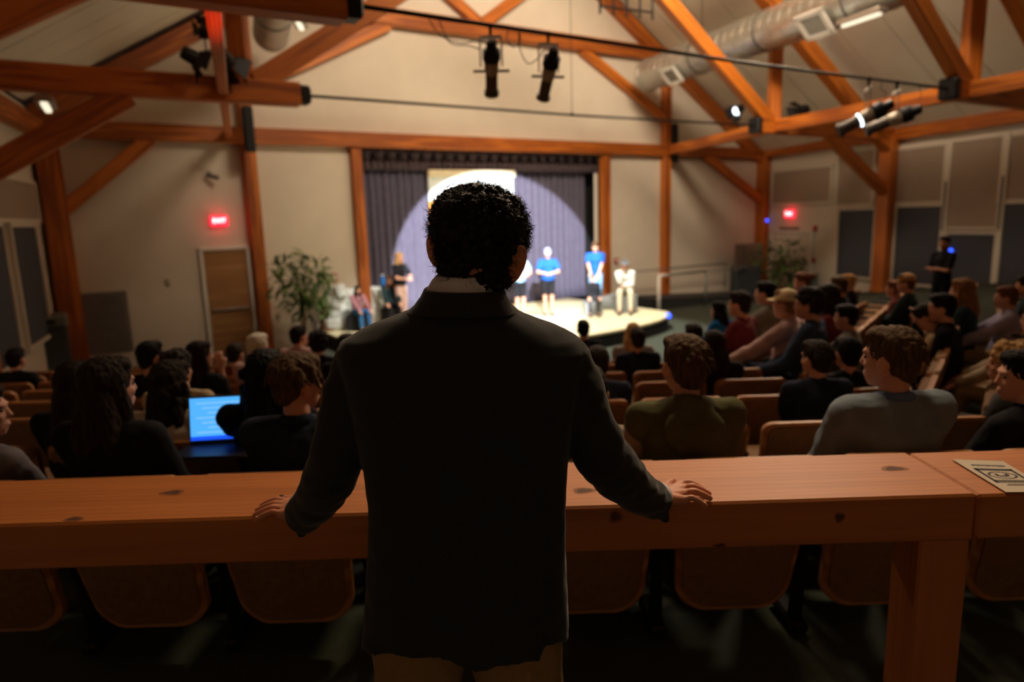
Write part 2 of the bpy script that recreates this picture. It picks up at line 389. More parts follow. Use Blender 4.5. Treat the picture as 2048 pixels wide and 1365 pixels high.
# longitudinal beams on the interior post lines
def rail(p, q, label, wd=.22, ht=.26, z=ZB):
    p = Vector((p[0], p[1], z)); q = Vector((q[0], q[1], z)); t = thing('timber_beam', label, 'beam', p); beam('shaft', p, q, wd, ht, TIMBER, t); return t
rr0 = fw(sFR+.05, off=.2); rn1 = P1(L1+.3, 0); rn2 = P2(L2+.2, 0)
rail(rr0, rn1, 'orange beam running back from the tall right stage-wall post'); rail(rn1, rn2, 'orange beam between the right ends of the two tie rods')
rail(rn2, Vector(rn2)+(Vector(rn2)-Vector(rn1)), 'beam leaving the frame at the upper right')
lr = Pl(455, 275, FW, A); lq = Pz(425, 15, ZB+.22)
dl = (lq-lr); dl.z = 0
rail(lr+NRM*.1, lr+dl*1.6, 'thin reddish beam running overhead on the left from the stage wall', .13, .18, ZB+.0)
# outer right plate and interior post with brace
rail(CR+BR*.2+Vector((-BR.y, BR.x, 0))*-.14, BRc+Vector((-BR.y, BR.x, 0))*-.14, 'wall plate along the top of the right wall', .24, .30)
rail(CL+BL*.2+Vector((BL.y, -BL.x, 0))*-.14, BLc+Vector((BL.y, -BL.x, 0))*-.14, 'wall plate along the top of the left wall', .24, .30)
iR1 = isect(P1(0, 0), d1, CR, BR); ip = iR1-d1*.30; ip.z = 0
ipt = post(ip, zf(ip.x, ip.y), ZB-.12, .36, 'tall timber post standing against the right wall among the panels', dirv=d1)
bq = Pl(1655, 283, (P1(0, 0).x, P1(0, 0).y), d1); bq2 = Pl(1755, 388, (P1(0, 0).x, P1(0, 0).y), d1)
beam('brace', (bq.x, bq.y, ZB-.1), (ip.x, ip.y, bq2.z), .2, .28, TIMBER, ipt)
# ------------------------------------------------------------------ ducts
def duct(p, q, rad, label, grilles):
    p, q = Vector(p), Vector(q); t = thing('air_duct', label, 'duct', p); L = (q-p).length; n = int(L/.28)
    pts = []; rr = []
    for i in range(n+1):
        c = lerp(p, q, i/n); d = (q-p).normalized(); pts += [c-d*.012, c-d*.010, c+d*.010, c+d*.012]; rr += [rad, rad*1.018, rad*1.018, rad]
    MB().tube(pts, rr, 36).obj('spiral_tube', STEEL, t, smooth=False)
    MB().tube([p-(q-p).normalized()*.06, p+(q-p).normalized()*.03], rad*1.05, 36).obj('end_cap', STEEL, t)
    for k in range(1, 6):
        c = lerp(p, q, k/6); MB().tube([c-(q-p).normalized()*.02, c+(q-p).normalized()*.02], rad*1.035, 30).obj('hanger_band', mat('dark_band', srgb(70, 68, 64), .6), t)
        MB().tube([c+Vector((0, 0, rad)), c+Vector((0, 0, rad+1.5))], .008, 6).obj('hanger_rod', BLACKM, t)
    for (px, py, wd) in grilles:
        # grille box on the hall side of the duct, nearest to the viewing ray
        r = ray(px, py); best = None
        for i in range(400):
            c = lerp(p, q, i/400); tt = (c-CP).dot(r)/r.dot(r); dd = (CP+r*tt-c).length
            if best is None or dd < best[0]: best = (dd, c, CP+r*tt)
        c = best[1]; x = (q-p).normalized(); nz = (Vector((-.35, -.75, -.55))); nz = (nz-x*nz.dot(x)).normalized(); y = nz.cross(x)
        W = Matrix((x, y, nz)).transposed().to_4x4(); W.translation = c+nz*(rad-.04)
        g = MB().box((0, 0, .06), (wd, wd*.72, .14)).obj('grille_box', STEEL, t, world=W)
        fr = MB()
        for sx in (-1, 1): fr.box((sx*wd*.47, 0, .14), (wd*.16, wd*.86, .03)); fr.box((0, sx*wd*.37, .14), (wd*1.1, wd*.14, .03))
        fr.obj('grille_frame', WHITEM, g, world=W)
        sl = MB()
        for k in range(9): sl.box((0, (k-4)*wd*.07, .135), (wd*.8, wd*.03, .01))
        sl.obj('louvres', mat('louvre_grey', srgb(120, 112, 100), .7), g, world=W)
    return t
dA = PY(1300, 142, 19.6); dB = PY(1618, 41, 14.2); dB.z = dA.z = (dA.z+dB.z)/2
duct(dA, dA+(dB-dA)*2.4, .41, 'large round metal air duct hanging on the right below the ceiling', [(1370, 130, .55), (1663, 24, .62)])
eL = PY(543, 66, 14.2); dirD = (dB-dA).normalized()
duct(eL, eL+dirD*9, .33, 'round metal duct end seen behind the left truss', [])
# ------------------------------------------------------------------ front wall items
def onwall(o_s, z, off=0): return fw(o_s, z, off)
WALLM = Matrix((A, -NRM, Vector((0, 0, 1)))).transposed().to_4x4()    # local x along wall, y into wall, z up
def wm(p):
    W = WALLM.copy(); W.translation = p; return W
def spos(px, py): return Pl(px, py, FW, A)
DOORW = wood('door_veneer', srgb(176, 132, 84), srgb(150, 106, 62), .5, .8)
def door(p, width, top, name, label, WMx, m=DOORW):
    h = top-LOW; t = bpy.data.objects.new(name, None); COL.objects.link(t); W = WMx.copy(); W.translation = Vector((p.x, p.y, LOW)); _place(t, W, None); props(t, label, None, None, 'structure')
    MB().cbox((0, -.02, h/2), (width-.1, .05, h-.06), .004).obj('door_leaf', m, t, local=Matrix())
    for sx in (-1, 1): MB().cbox((sx*width/2, -.03, h/2), (.07, .1, h), .006).obj('jamb', WHITEM, t, local=Matrix())
    MB().cbox((0, -.03, h), (width+.07, .1, .07), .006).obj('head_jamb', WHITEM, t, local=Matrix())
    MB().cbox((0, -.10, 1.0), (width-.2, .05, .07), .012).obj('push_bar', STEEL, t, local=Matrix())
    return t
dl_ = spos(399, 492); dr_ = spos(493, 490); dc = (dl_+dr_)/2
door(dc, (dr_-dl_).xy.length, 1.2, 'door_1', 'veneered exit door with a push bar under the left exit sign', WALLM)
def exit_sign(p, WMx, label, sz=.34):
    W = WMx.copy(); W.translation = p; t = thing('exit_sign', label, 'sign', p); 
    MB().cbox((0, -.04, 0), (sz, .07, sz*.62), .008).obj('housing', mat('sign_housing', srgb(120, 16, 22), .5, emit=(1, 0.02, 0.05, 1), estr=2.2), t, world=W)
    me = text_mesh('EXIT', sz*.38, .006); link('lettering', me, REDL, t, world=W @ Matrix.Translation((0, -.08, 0)) @ Matrix.Rotation(R(90), 4, 'X'))
    l = bpy.data.lights.new('sign_glow', 'POINT'); l.energy = 2.2; l.color = (1, .05, .08); l.shadow_soft_size = .08
    lo = bpy.data.objects.new('sign_glow', l); COL.objects.link(lo); lo.location = W @ Vector((0, -.2, 0))
exit_sign(spos(437, 442)+NRM*.02, WALLM, 'red lit exit sign above the left door')
pg = spos(196, 647); t = thing('wall_grille', 'grey return-air grille low on the wall beside the left corner post', 'grille', fw(0)); 
gw = (spos(125, 590)-spos(258, 588)).xy.length; gh = 1.2
GREY = mat('grille_grey', srgb(120, 112, 108), .7)
MB().cbox((0, -.02, 0), (gw, .04, gh), .008).obj('grille_plate', GREY, t, world=wm(pg+NRM*.01))
for k in range(22): MB().cbox((0, -.05, -gh/2+.08+k*(gh-.16)/21), (gw-.12, .02, .02), .004).obj('louvre', GREY, t, world=wm(pg+NRM*.01))
def small(name, label, cat, p, d, m, WMx=WALLM, nub=None):
    W = WMx.copy(); W.translation = p; t = thing(name, label, cat, p)
    MB().cbox((0, -d[1]/2, 0), d, .006).obj('body', m, t, world=W)
    MB().cbox((0, -d[1]-.006, 0), (d[0]*.6, .014, d[2]*.5), .004).obj('cover', nub or m, t, world=W)
    return t
small('thermostat', 'small beige thermostat on the wall left of the exit door', 'thermostat', spos(335, 565), (.1, .03, .13), mat('beige_plastic', srgb(170, 160, 140), .6))
tcam = thing('wall_camera', 'small grey camera on the upper left wall above the exit door', 'camera', spos(418, 350))
cw = wm(spos(418, 350)+NRM*.02)
MB().cbox((0, -.04, .03), (.07, .09, .07), .01).obj('bracket', GREY, tcam, world=cw); MB().tube([(-.06, -.08, .0), (.14, -.2, -.08)], .05, 12).obj('barrel', GREY, tcam, world=cw)
small('fire_alarm', 'small red alarm box on the wall behind the left plant', 'alarm', spos(668, 555)+NRM*.01, (.13, .06, .16), mat('alarm_red', srgb(170, 40, 40), .5), nub=WHITEM)
small('fire_alarm', 'small red alarm box on the wall just right of the stage opening', 'alarm', spos(1231, 522)+NRM*.01, (.13, .06, .16), MATS['alarm_red'], nub=WHITEM)
small('fire_alarm', 'small outlet box low on the wall under the left plant', 'outlet', spos(557, 632)+NRM*.01, (.1, .04, .13), MATS['beige_plastic'])
# column loudspeakers
def colspeaker(px, y0, y1, d, label):
    p0 = PY(px, y0, d); p1 = PY(px, y1, d); h = p0.z-p1.z; c = (p0+p1)/2; c.x = p1.x
    t = thing('column_speaker', label, 'speaker', (c.x, c.y, p1.z)); W = wm(c)
    MB().cbox((0, 0, 0), (.2, .2, h), .02).obj('cabinet', BLACKM, t, world=W)
    MB().cbox((0, -.105, 0), (.15, .02, h-.06), .008).obj('speaker_cloth', mat('speaker_cloth', srgb(30, 32, 34), .9), t, world=W)
    MB().cbox((0, .13, 0), (.06, .14, .1), .01).obj('bracket', BLACKM, t, world=W)
colspeaker(501, 213, 304, 14.35, 'black column speaker on the left stage-wall post')
colspeaker(1347, 248, 326, 21.4, 'black column speaker on the right stage-wall post')
# stage opening: curtains
CURT = mat('plum_grey_velvet', srgb(92, 88, 106), .95, var=.1, scale=8, bump=.1, spec=.1)
VAL = mat('valance_velvet', srgb(84, 72, 78), .95, var=.12, scale=8, spec=.1)
def curtain(name, s0, s1, z0, z1, off, wl, amp, m, label, seed=1):
    rnd = random.Random(seed); L = s1-s0; n = int(L/.025); mb = MB(); cols = []
    ph = 0; rows = [z0, z0+.4, (z0+z1)/2, z1-.3, z1]; xs = []
    for i in range(n+1):
        s = s0+L*i/n; ph += .025/wl*2*math.pi*(1+.25*noise.noise(Vector((s*1.5, seed, 0))))
        a = amp*(1+.5*noise.noise(Vector((s*2, seed*3, 1))))
        cols.append((s, a*math.sin(ph), a*.35*math.cos(ph*.5+2)))
    vs = []; fs = []
    for k, z in enumerate(rows):
        sc = (1.0, 1.0, .95, .9, .75)[k]
        for (s, o1, o2) in cols: vs.append(fw(s, z, off+o1*sc+o2*(k*.2)))
    nn = n+1
    for k in range(len(rows)-1):
        for i in range(n): fs.append((k*nn+i, k*nn+i+1, (k+1)*nn+i+1, (k+1)*nn+i))
    o = mb.add(vs, fs).obj(name, m, smooth=True)
    sd = o.modifiers.new('s', 'SOLIDIFY'); sd.thickness = .006
    props(o, label, 'curtain'); return o
STZ = -.75
mid = -.3
curtain('stage_curtain', sPL-.1, mid, STZ+.01, 3.05, -.42, .19, .05, CURT, 'left half of the dark grey velvet stage curtain', 2)
curtain('stage_curtain', mid-.1, sPR-.25, STZ+.01, 3.05, -.50, .21, .05, CURT, 'right half of the grey velvet stage curtain lit by the spotlight', 5)
curtain('curtain_valance', sPL-.1, sPR+.1, 2.86, 3.42, -.25, .16, .035, VAL, 'short pleated dark valance across the top of the stage opening', 9)
MB().slab([fw(sPL-.4, LOW, -.9), fw(sPR+.4, LOW, -.9), fw(sPR+.4, 3.6, -.9), fw(sPL-.4, 3.6, -.9)], -NRM*.05).obj('wall_stage', mat('backstage_black', srgb(20, 20, 22), .9))['kind'] = 'structure'
legp = thing('door_frame', 'narrow white upright at the right edge of the curtain', 'upright', fw(sPR-.22, STZ))
MB().cbox((0, 0, 0), (.10, .05, 3.55), .008).obj('shaft', WHITEM, legp, world=wm(fw(sPR-.2, STZ+1.8, -.12)))
# hanging banner
b0 = spos(866, 340); b1 = spos(1036, 340); bc = (b0+b1)/2-NRM*.28; bw = (b1-b0).xy.length*1.01; bz1 = b0.z*.5+b1.z*.5
tb = thing('projection_screen', 'pale hanging screen with cream header and orange lower panel in the spotlight', 'screen', (bc.x, bc.y, .6))
MB().cbox((0, -.05, 0), (bw+.05, .12, .18), .02).obj('header', mat('cream_case', srgb(226, 214, 180), .6), tb, world=wm(Vector((bc.x, bc.y, bz1-.08))))
MB().cbox((0, 0, 0), (bw, .02, .62), .004).obj('screen_panel', mat('screen_white', srgb(226, 236, 238), .8), tb, world=wm(Vector((bc.x, bc.y, bz1-.44))))
MB().cbox((0, 0, 0), (bw, .02, .7), .004).obj('lower_panel', mat('screen_orange', srgb(226, 150, 50), .8), tb, world=wm(Vector((bc.x, bc.y, bz1-1.1))))
# ------------------------------------------------------------------ stage
STF = mat('stage_boards', srgb(206, 196, 160), .45, var=.05, scale=6)
def sg(a, n): p = fw(a, 0, n); return (p.x, p.y)
prof_ = []
for i in range(25):
    th = math.pi*i/24; prof_.append(sg(-1.05-3.8*math.cos(th), 3.35+1.5*math.sin(th)))
poly = [sg(-4.85, -.45)]+prof_+[sg(2.75, -.45)]
stg = thing('stage_platform', 'low lit stage platform with a rounded front edge', 'stage', (0, 15.5, LOW))
MB().prism(poly, STZ-.05, STZ).obj('deck', STF, stg)
MB().prism([tuple(Vector(p)-(Vector(p)-Vector(sg(-.5, 1.5)))*.01) for p in poly], LOW, STZ-.05).obj('skirt', mat('stage_skirt', srgb(30, 30, 34), .9), stg)
for k in range(-8, 8):   # board joints as slim raised seams
    s = -1.05+k*.43
    a, b = fw(s, STZ+.001, -.4), fw(s, STZ+.001, 3.3+1.45*math.sqrt(max(0, 1-((s+.2+1.05)/3.8)**2)))
    beam('deck_board', lerp(a, b, 0)+A*.2+Vector((0, 0, .002)), b+A*.2+Vector((0, 0, .002)), .41, .008, STF, stg, b=.002)
# grey low floor mat visible between stage and seats is the floor itself; a bright tape strip by the stage corner
tp = thing('floor_tape', 'pale strip of tape on the carpet by the right stage corner', 'tape', Pz(1300, 648, LOW))
q = [Pz(1285, 655, LOW+.006), Pz(1330, 643, LOW+.006), Pz(1336, 636, LOW+.006), Pz(1290, 647, LOW+.006)]
MB().slab(q, Vector((0, 0, .004))).obj('strip', WHITEM, tp)
bl = thing('marker_light', 'tiny blue light under the right corner of the stage', 'light', Pz(1336, 632, STZ-.2))
BLUE = mat('blue_led', (0.02, 0.05, 1, 1), .4, emit=(.02, .08, 1, 1), estr=4)
MB().ell(PY(1337, 632, 15.9), (.06, .06, .06)).obj('lamp', BLUE, bl, smooth=True)
# ramp and handrail right of the stage
rp = thing('access_ramp', 'dark ramp along the wall to the right of the stage', 'ramp', fw(6, LOW))
MB().add([fw(4.2, STZ, .3), fw(9.3, LOW+.05, .3), fw(9.3, LOW+.05, 1.6), fw(4.2, STZ, 1.6), fw(4.2, LOW, .3), fw(9.3, LOW, .3), fw(9.3, LOW, 1.6), fw(4.2, LOW, 1.6)],
         [(0, 1, 2, 3), (4, 7, 6, 5), (0, 4, 5, 1), (2, 6, 7, 3), (0, 3, 7, 4), (1, 5, 6, 2)]).obj('deck', mat('ramp_black', srgb(36, 38, 38), .8), rp)
hr = thing('handrail', 'metal handrail with a white end post beside the ramp', 'handrail', fw(5, LOW))
RAILM = mat('rail_paint', srgb(110, 114, 110), .5, .3)
h0 = Pl(1318, 552, fw(0, 0, 2.2), A); hz = h0.z
def hp(px, off=2.2): 
    p = Pl(px, 550, fw(0, 0, off), A); p.z = hz; return p
a_, b_, c_, d_ = hp(1318), hp(1336), hp(1412), hp(1500)
MB().tube([a_, b_], .045, 10).obj('rail_end', WHITEM, hr, smooth=True)
MB().tube([(a_.x, a_.y, LOW), (a_.x, a_.y, hz)], .05, 10).obj('end_post', WHITEM, hr, smooth=True)
MB().tube([b_, c_], .03, 8).obj('top_rail', RAILM, hr, smooth=True)
MB().tube([(c_.x, c_.y, LOW+.1), c_], .03, 8).obj('rail_post', RAILM, hr, smooth=True)
MB().tube([c_, (d_.x, d_.y, hz-.05)], .022, 8).obj('top_rail', RAILM, hr, smooth=True)
p0 = hp(1250, .7); p1 = hp(1450, .7)
hr2 = thing('handrail', 'thin dark handrail on the wall behind the white seated performer', 'handrail', fw(5, LOW))
MB().tube([p0, p1], .022, 8).obj('top_rail', RAILM, hr2, smooth=True)
for q_ in (p0, p1): MB().tube([(q_.x, q_.y, STZ), q_], .02, 8).obj('rail_post', RAILM, hr2, smooth=True)
tr = spos(1485, 560); gr = thing('folding_screen', 'grey slatted folding screen by the right corner post', 'screen', fw(8, LOW))
for k in range(3):
    MB().cbox((0, 0, 0), (.52, .04, 1.55), .01).obj('panel', mat('slat_grey', srgb(128, 116, 104), .8), gr, world=wm(Vector((spos(1457+k*17, 560).x, spos(1457+k*17, 560).y, LOW+.85))+NRM*(.45+.05*(k % 2))))
# ------------------------------------------------------------------ right wall items
WR = Matrix((-BR, Vector((-BR.y, BR.x, 0)), Vector((0, 0, 1)))).transposed().to_4x4()   # x away from viewer, y into wall
NR = Vector((BR.y, -BR.x, 0))
def rpos(px, py): return Pl(px, py, RW, BR)
def panel(px0, px1, y0, y1, m, label, depth=.06, name='acoustic_panel'):
    p = rpos(px0, y0); q = rpos(px1, y1); wd = (p-q).xy.length; h = abs(p.z-q.z); c = (p+q)/2
    t = thing(name, label, 'panel', (c.x, c.y, min(p.z, q.z))); W = WR.copy(); W.translation = c+NR*.03
    MB().cbox((0, -depth/2, 0), (wd, depth, h), .012).obj('fabric_face', m, t, world=W)
    fr = MB()
    for sx in (-1, 1): fr.cbox((sx*(wd/2+.03), -depth/2-.01, 0), (.06, depth+.03, h+.12), .005); fr.cbox((0, -depth/2-.01, sx*(h/2+.03)), (wd+.06, depth+.03, .06), .005)
    fr.obj('frame', WALL, t, world=W); return t
panel(1551, 1664, 346, 402, TANPANEL, 'wide tan fabric panel above the right exit sign')
panel(1684, 1748, 308, 407, TANPANEL, 'tan upper panel behind the tall right-wall post')
panel(1684, 1746, 421, 556, DARKPANEL, 'charcoal lower panel just left of the tall right-wall post')
panel(1801, 1888, 302, 402, TANPANEL, 'tan upper panel right of the tall right-wall post')
panel(1800, 1883, 415, 572, DARKPANEL, 'tall charcoal panel right of the tall right-wall post')
panel(1906, 2003, 286, 454, TANPANEL, 'long tan upper panel above the standing person')
panel(1902, 1986, 468, 583, DARKPANEL, 'short charcoal panel behind the standing person')
panel(2018, 2110, 275, 396, TANPANEL, 'tan upper panel cut by the right edge of the photo')
panel(2016, 2100, 408, 600, DARKPANEL, 'charcoal lower panel cut by the right edge of the photo')
def strip(px, y0, y1, label):
    p = rpos(px, y0); q = rpos(px, y1); t = thing('window_mullion', label, 'mullion', (p.x, p.y, q.z)); W = WR.copy(); W.translation = Vector(((p.x+q.x)/2, (p.y+q.y)/2, (p.z+q.z)/2))+NR*.05
    MB().cbox((0, -.04, 0), (.16, .1, p.z-q.z), .01).obj('shaft', WALL, t, world=W); MB().cbox((0, -.1, .3), (.05, .05, 1.2), .01).obj('blind_channel', GREY, t, world=W)
strip(1895, 285, 585, 'white mullion left of the standing person'); strip(2008, 272, 590, 'white mullion right of the standing person'); strip(1783, 300, 580, 'white mullion beside the tall right-wall post')
exit_sign(rpos(1583, 428)+NR*.04, WR, 'red lit exit sign on the right wall under the tan panel', .42)
dd0 = rpos(1548, 470); dd1 = rpos(1628, 470)
door((dd0+dd1)/2+NR*.02, (dd0-dd1).xy.length, .92, 'door_2', 'cream exit door behind the right plant', WR, WALL)
sgn = small('door_notice', 'grey notice on the top of the right exit door', 'notice', rpos(1582, 458)+NR*.06, (.95, .02, .13), mat('notice_grey', srgb(120, 112, 96), .7), WR)
small('fire_alarm', 'dark red alarm box beside the right exit door, upper', 'alarm', rpos(1633, 457)+NR*.03, (.14, .05, .17), MATS['alarm_red'], WR)
small('fire_alarm', 'dark red switch box beside the right exit door, lower', 'alarm', rpos(1629, 521)+NR*.03, (.12, .05, .14), MATS['alarm_red'], WR)
for (px, py, d, lab) in ((1540, 441, None, 'small blue light on the wall left of the right exit sign'), (1909, 501, None, 'small blue light on the charcoal panel behind the standing person')):
    p = rpos(px, py)+NR*.12; t = thing('indicator_light', lab, 'light', p); MB().ell(p, (.045, .045, .045)).obj('lamp', BLUE, t, smooth=True); MB().tube([p, p-NR*.1], .03, 8).obj('base', BLACKM, t)
# wall heater / switch under panel on right
# left wall panels
WL = Matrix((BL, Vector((BL.y, -BL.x, 0)), Vector((0, 0, 1)))).transposed().to_4x4(); NL = Vector((-BL.y, BL.x, 0))
def lpos(px, py): return Pl(px, py, CL, BL)
def lpanel(px0, px1, y0, y1, m, label):
    p = lpos(px0, y0); q = lpos(px1, y1); wd = max(.3, (p-q).xy.length); h = abs(p.z-q.z); c = (p+q)/2
    t = thing('acoustic_panel', label, 'panel', (c.x, c.y, min(p.z, q.z))); W = WL.copy(); W.translation = c+NL*.03
    MB().cbox((0, -.03, 0), (wd, .06, h), .012).obj('fabric_face', m, t, world=W)
    fr = MB()
    for sx in (-1, 1): fr.cbox((sx*(wd/2+.03), -.04, 0), (.06, .09, h+.12), .005); fr.cbox((0, -.04, sx*(h/2+.03)), (wd+.06, .09, .06), .005)
    fr.obj('frame', WALL, t, world=W)
lpanel(6, 90, 455, 668, DARKPANEL, 'tall charcoal panel at the left edge beside the corner post')
lpanel(-120, 30, 455, 716, DARKPANEL, 'charcoal panel cut by the left edge of the photo')
lpanel(-60, 66, 345, 440, TANPANEL, 'tan panel high at the left edge of the photo')
# equipment box in left corner
eb = Pl(98, 690, fw(0, 0, 1.1), A); t = thing('equipment_box', 'grey equipment box standing in the far left corner', 'box', (eb.x, eb.y, LOW))
MB().cbox((0, 0, .55), (.62, .5, 1.1), .02).obj('body', mat('box_dark', srgb(60, 62, 62), .6), t, world=wm(Vector((eb.x, eb.y, LOW))))
MB().cbox((0, 0, 1.2), (.66, .54, .2), .03).obj('lid', mat('box_grey', srgb(118, 118, 110), .6), t, world=wm(Vector((eb.x, eb.y, LOW))))
MB().cbox((.05, -.28, 1.2), (.2, .03, .06), .006).obj('display_panel', BLACKM, t, world=wm(Vector((eb.x, eb.y, LOW))))
# ------------------------------------------------------------------ stage lights
LENSM = mat('lit_lens', srgb(230, 245, 255), .3, emit=(.75, .9, 1, 1), estr=5)
BARM = mat('matte_barrel', srgb(84, 76, 70), .45, .3)
GLEAM = mat('lightened_barrel', srgb(168, 156, 138), .45, .2)  # gate and yoke colour raised in place of light falling on them
def spotlight(hang, axis, label, k=1.0, lit=False, drop=.25, yaw=A, style='profile'):
    """profile spot: clamp on the rod, yoke, ribbed housing, gate shutters and lens tube; axis points out of the lens"""
    hang = Vector(hang); axis = Vector(axis).normalized(); t = thing('stage_light', label, 'stage light', hang)
    c = hang+Vector((0, 0, -drop-.0)); side = Vector((0, 0, 1)).cross(axis)
    side = side.normalized() if side.length > .2 else Vector(yaw).normalized()
    upx = axis.cross(side).normalized()
    W = Matrix((side, upx, axis)).transposed().to_4x4()
    if style == 'profile': c = hang+Vector((0, 0, -.12*k))-Vector((0, 0, .30*k))
    W.translation = c
    prof = [(-.30, .04), (-.29, .055), (-.20, .062), (-.19, .085), (-.17, .09), (-.10, .095), (-.07, .088), (-.06, .075)]
    MB().tube([(0, 0, z*k) for z, r in prof], [r*k for z, r in prof], 20).obj('lamp_housing', BLACKM, t, world=W, smooth=False)
    MB().tube([(0, 0, z*k) for z in (-.07, -.04, .06, .08)], [.08*k, .082*k, .078*k, .07*k], 20).obj('gate_section', GLEAM, t, world=W)
    tb_ = MB().tube([(0, 0, z*k) for z in (.07, .09, .28, .29, .34)], [.06*k, .068*k, .068*k, .085*k, .085*k], 20, cap=not lit).obj('lens_tube', BARM, t, world=W)
    if lit: MB().tube([(0, 0, .315*k), (0, 0, .325*k)], .078*k, 20).obj('lens', BARM, t, world=W); MB().tube([(0, 0, .072*k), (0, 0, .092*k)], .079*k, 20).obj('lit_seam', LENSM, t, world=W)
    for sx in (-1, 1):
        MB().cbox((sx*.13*k, 0, .05*k), (.12*k, .012, .03*k), .003).obj('shutter_handle', BLACKM, t, world=W)
        MB().ell((sx*.19*k, 0, .05*k), (.014*k, .014*k, .02*k), n=8, m=6).obj('shutter_knob', BLACKM, t, world=W)
    fin = MB()
    for i in range(6): fin.tube([(0, 0, (-.19+.018*i)*k), (0, 0, (-.185+.018*i)*k)], .1*k, 16)
    fin.obj('cooling_fins', BLACKM, t, world=W)
    # yoke and clamp
    top = hang+Vector((0, 0, -.11*k)); pv = [c+side*.12*k*s for s in (-1, 1)]
    hs = side
    for s in (-1, 1): MB().tube([top+hs*.12*k*s, c+hs*.12*k*s], .010*k, 6).obj('yoke_arm', GLEAM, t)
    WY, L_ = frame_mtx(top-hs*.12*k, top+hs*.12*k); MB().cbox((0, 0, 0), (.25*k, .045*k, .035*k), .006).obj('yoke_bar', WHITEM, t, world=WY)
    MB().tube([hang+Vector((0, 0, .03)), top], [.022*k, .016*k], 8).obj('clamp', BLACKM, t)
    return t
def on_rod(px, P, L):
    for i in range(2000):
        s = L*i/2000; p = P(s, ZB)
        d = p-CP; w_ = d.dot(cF); u = d.dot(right)/w_*F+1024
        if u >= px: return p
rodz = Vector((0, 0, -.02))
h1 = on_rod(980, P2, L2)+rodz; h2 = on_rod(1096, P2, L2)+rodz
dwn = lambda x, y: Vector((x, y, -1))
spotlight(h1, Vector((-.05, .85, -1)), 'stage light hanging from the thick tie rod, left one of the middle pair', .88, yaw=A)
spotlight(h2, Vector((-.25, .85, -1)), 'stage light hanging from the thick tie rod, right one of the middle pair', .88, yaw=A)
h3 = on_rod(1738, P2, L2)+rodz; h4 = on_rod(1794, P2, L2)+rodz
tgt = fw(0, 0, 2)
spotlight(h3, Vector((-.82, .25, -.42)), 'lit black stage light tilted toward the stage, left of the right-hand pair', 1.25, True)
spotlight(h4, Vector((-.82, .25, -.32)), 'dark stage light at the right end of the thick tie rod', 1.25)
# cables
def cable(pts, label, r=.006, cat='cable'):
    pts = [Vector(p) for p in pts]; out = []
    for i in range(len(pts)-1):
        p0 = pts[max(i-1, 0)]; p1, p2 = pts[i], pts[i+1]; p3 = pts[min(i+2, len(pts)-1)]
        for k in range(8):
            t = k/8; out.append(.5*((2*p1)+(p2-p0)*t+(2*p0-5*p1+4*p2-p3)*t*t+(3*p1-p0-3*p2+p3)*t**3))
    out.append(pts[-1]); o = MB().tube(out, r, 6).obj('cable', BLACKM, smooth=True); props(o, label, cat); return o
Yh = h1.y
def cp(px, py, Y): return PY(px, py, Y)
cable([cp(855, 33, Yh), cp(880, 70, Yh), cp(920, 86, Yh), cp(948, 83, Yh), cp(975, 88, Yh), cp(983, 98, Yh)], 'black cable looping from the tie rod into the left middle stage light')
cable([cp(878, 40, Yh), cp(900, 85, Yh), cp(940, 92, Yh), cp(962, 100, Yh)], 'thinner cable hanging below the first, left of the middle stage lights')
cable([cp(1020, 52, h2.y), cp(1013, 75, h2.y), cp(1025, 93, h2.y), cp(1040, 85, h2.y), cp(1038, 60, h2.y), cp(1040, 98, h2.y), cp(1056, 127, h2.y), cp(1078, 115, h2.y), cp(1090, 100, h2.y), cp(1108, 104, h2.y)], 'black cable looping between the two middle stage lights')
Yr = h3.y
cable([cp(1765, 160, Yr+.2), cp(1762, 178, Yr+.2), cp(1772, 185, Yr+.2), cp(1768, 200, Yr+.2)], 'short cable hanging over the lit right-hand stage light')
cable([cp(1838, 170, Yr+.4), cp(1842, 190, Yr+.4), cp(1836, 202, Yr+.4)], 'short cable at the right end of the thick tie rod')
# thin wire down to the thin rod
wr = thing('support_wire', 'thin wire dropping to the middle of the thin tie rod', 'wire', P1(5, ZB)); qq = None
for i in range(400):
    p = P1(L1*i/400, ZB-.02); d = p-CP
    if d.dot(right)/d.dot(cF)*F+1024 >= 1142: qq = p; break
MB().tube([qq, qq+Vector((0, 0, 5))], .006, 5).obj('wire', BLACKM, wr); MB().ell(qq, (.035, .035, .035)).obj('clip', BLACKM, wr)
# small adjustable flood lights with barn doors
def flood(p, d, label, lit=False, k=1.0):
    p = Vector(p); d = Vector(d).normalized(); t = thing('flood_light', label, 'stage light', p)
    side = Vector((0, 0, 1)).cross(d).normalized(); u = d.cross(side); W = Matrix((side, u, d)).transposed().to_4x4(); W.translation = p
    MB().tube([(0, 0, z*k) for z in (-.16, -.14, 0, .02)], [.06*k, .085*k, .095*k, .095*k], 14).obj('housing', BLACKM, t, world=W)
    for (a, b) in ((1, 0), (-1, 0), (0, 1), (0, -1)):
        e = Vector((a, b, 0)); f = Vector((-b, a, 0))
        MB().slab([e*.09*k-f*.08*k+Vector((0, 0, .02*k)), e*.09*k+f*.08*k+Vector((0, 0, .02*k)), e*.18*k+f*.13*k+Vector((0, 0, .14*k)), e*.18*k-f*.13*k+Vector((0, 0, .14*k))], (0, 0, .006)).obj('barn_door', BLACKM, t, world=W)
    if lit: MB().tube([(0, 0, .02*k), (0, 0, .03*k)], .085*k, 14).obj('lens', LENSM, t, world=W)
    MB().tube([p, p-Vector((0, 0, .32*k))], .015*k, 6).obj('stem', BLACKM, t)
    return t
flood(PY(388, 116, 9.3), (.6, .5, -.35), 'small black flood light with barn doors above the left chord, left of the red beam', k=1.0)
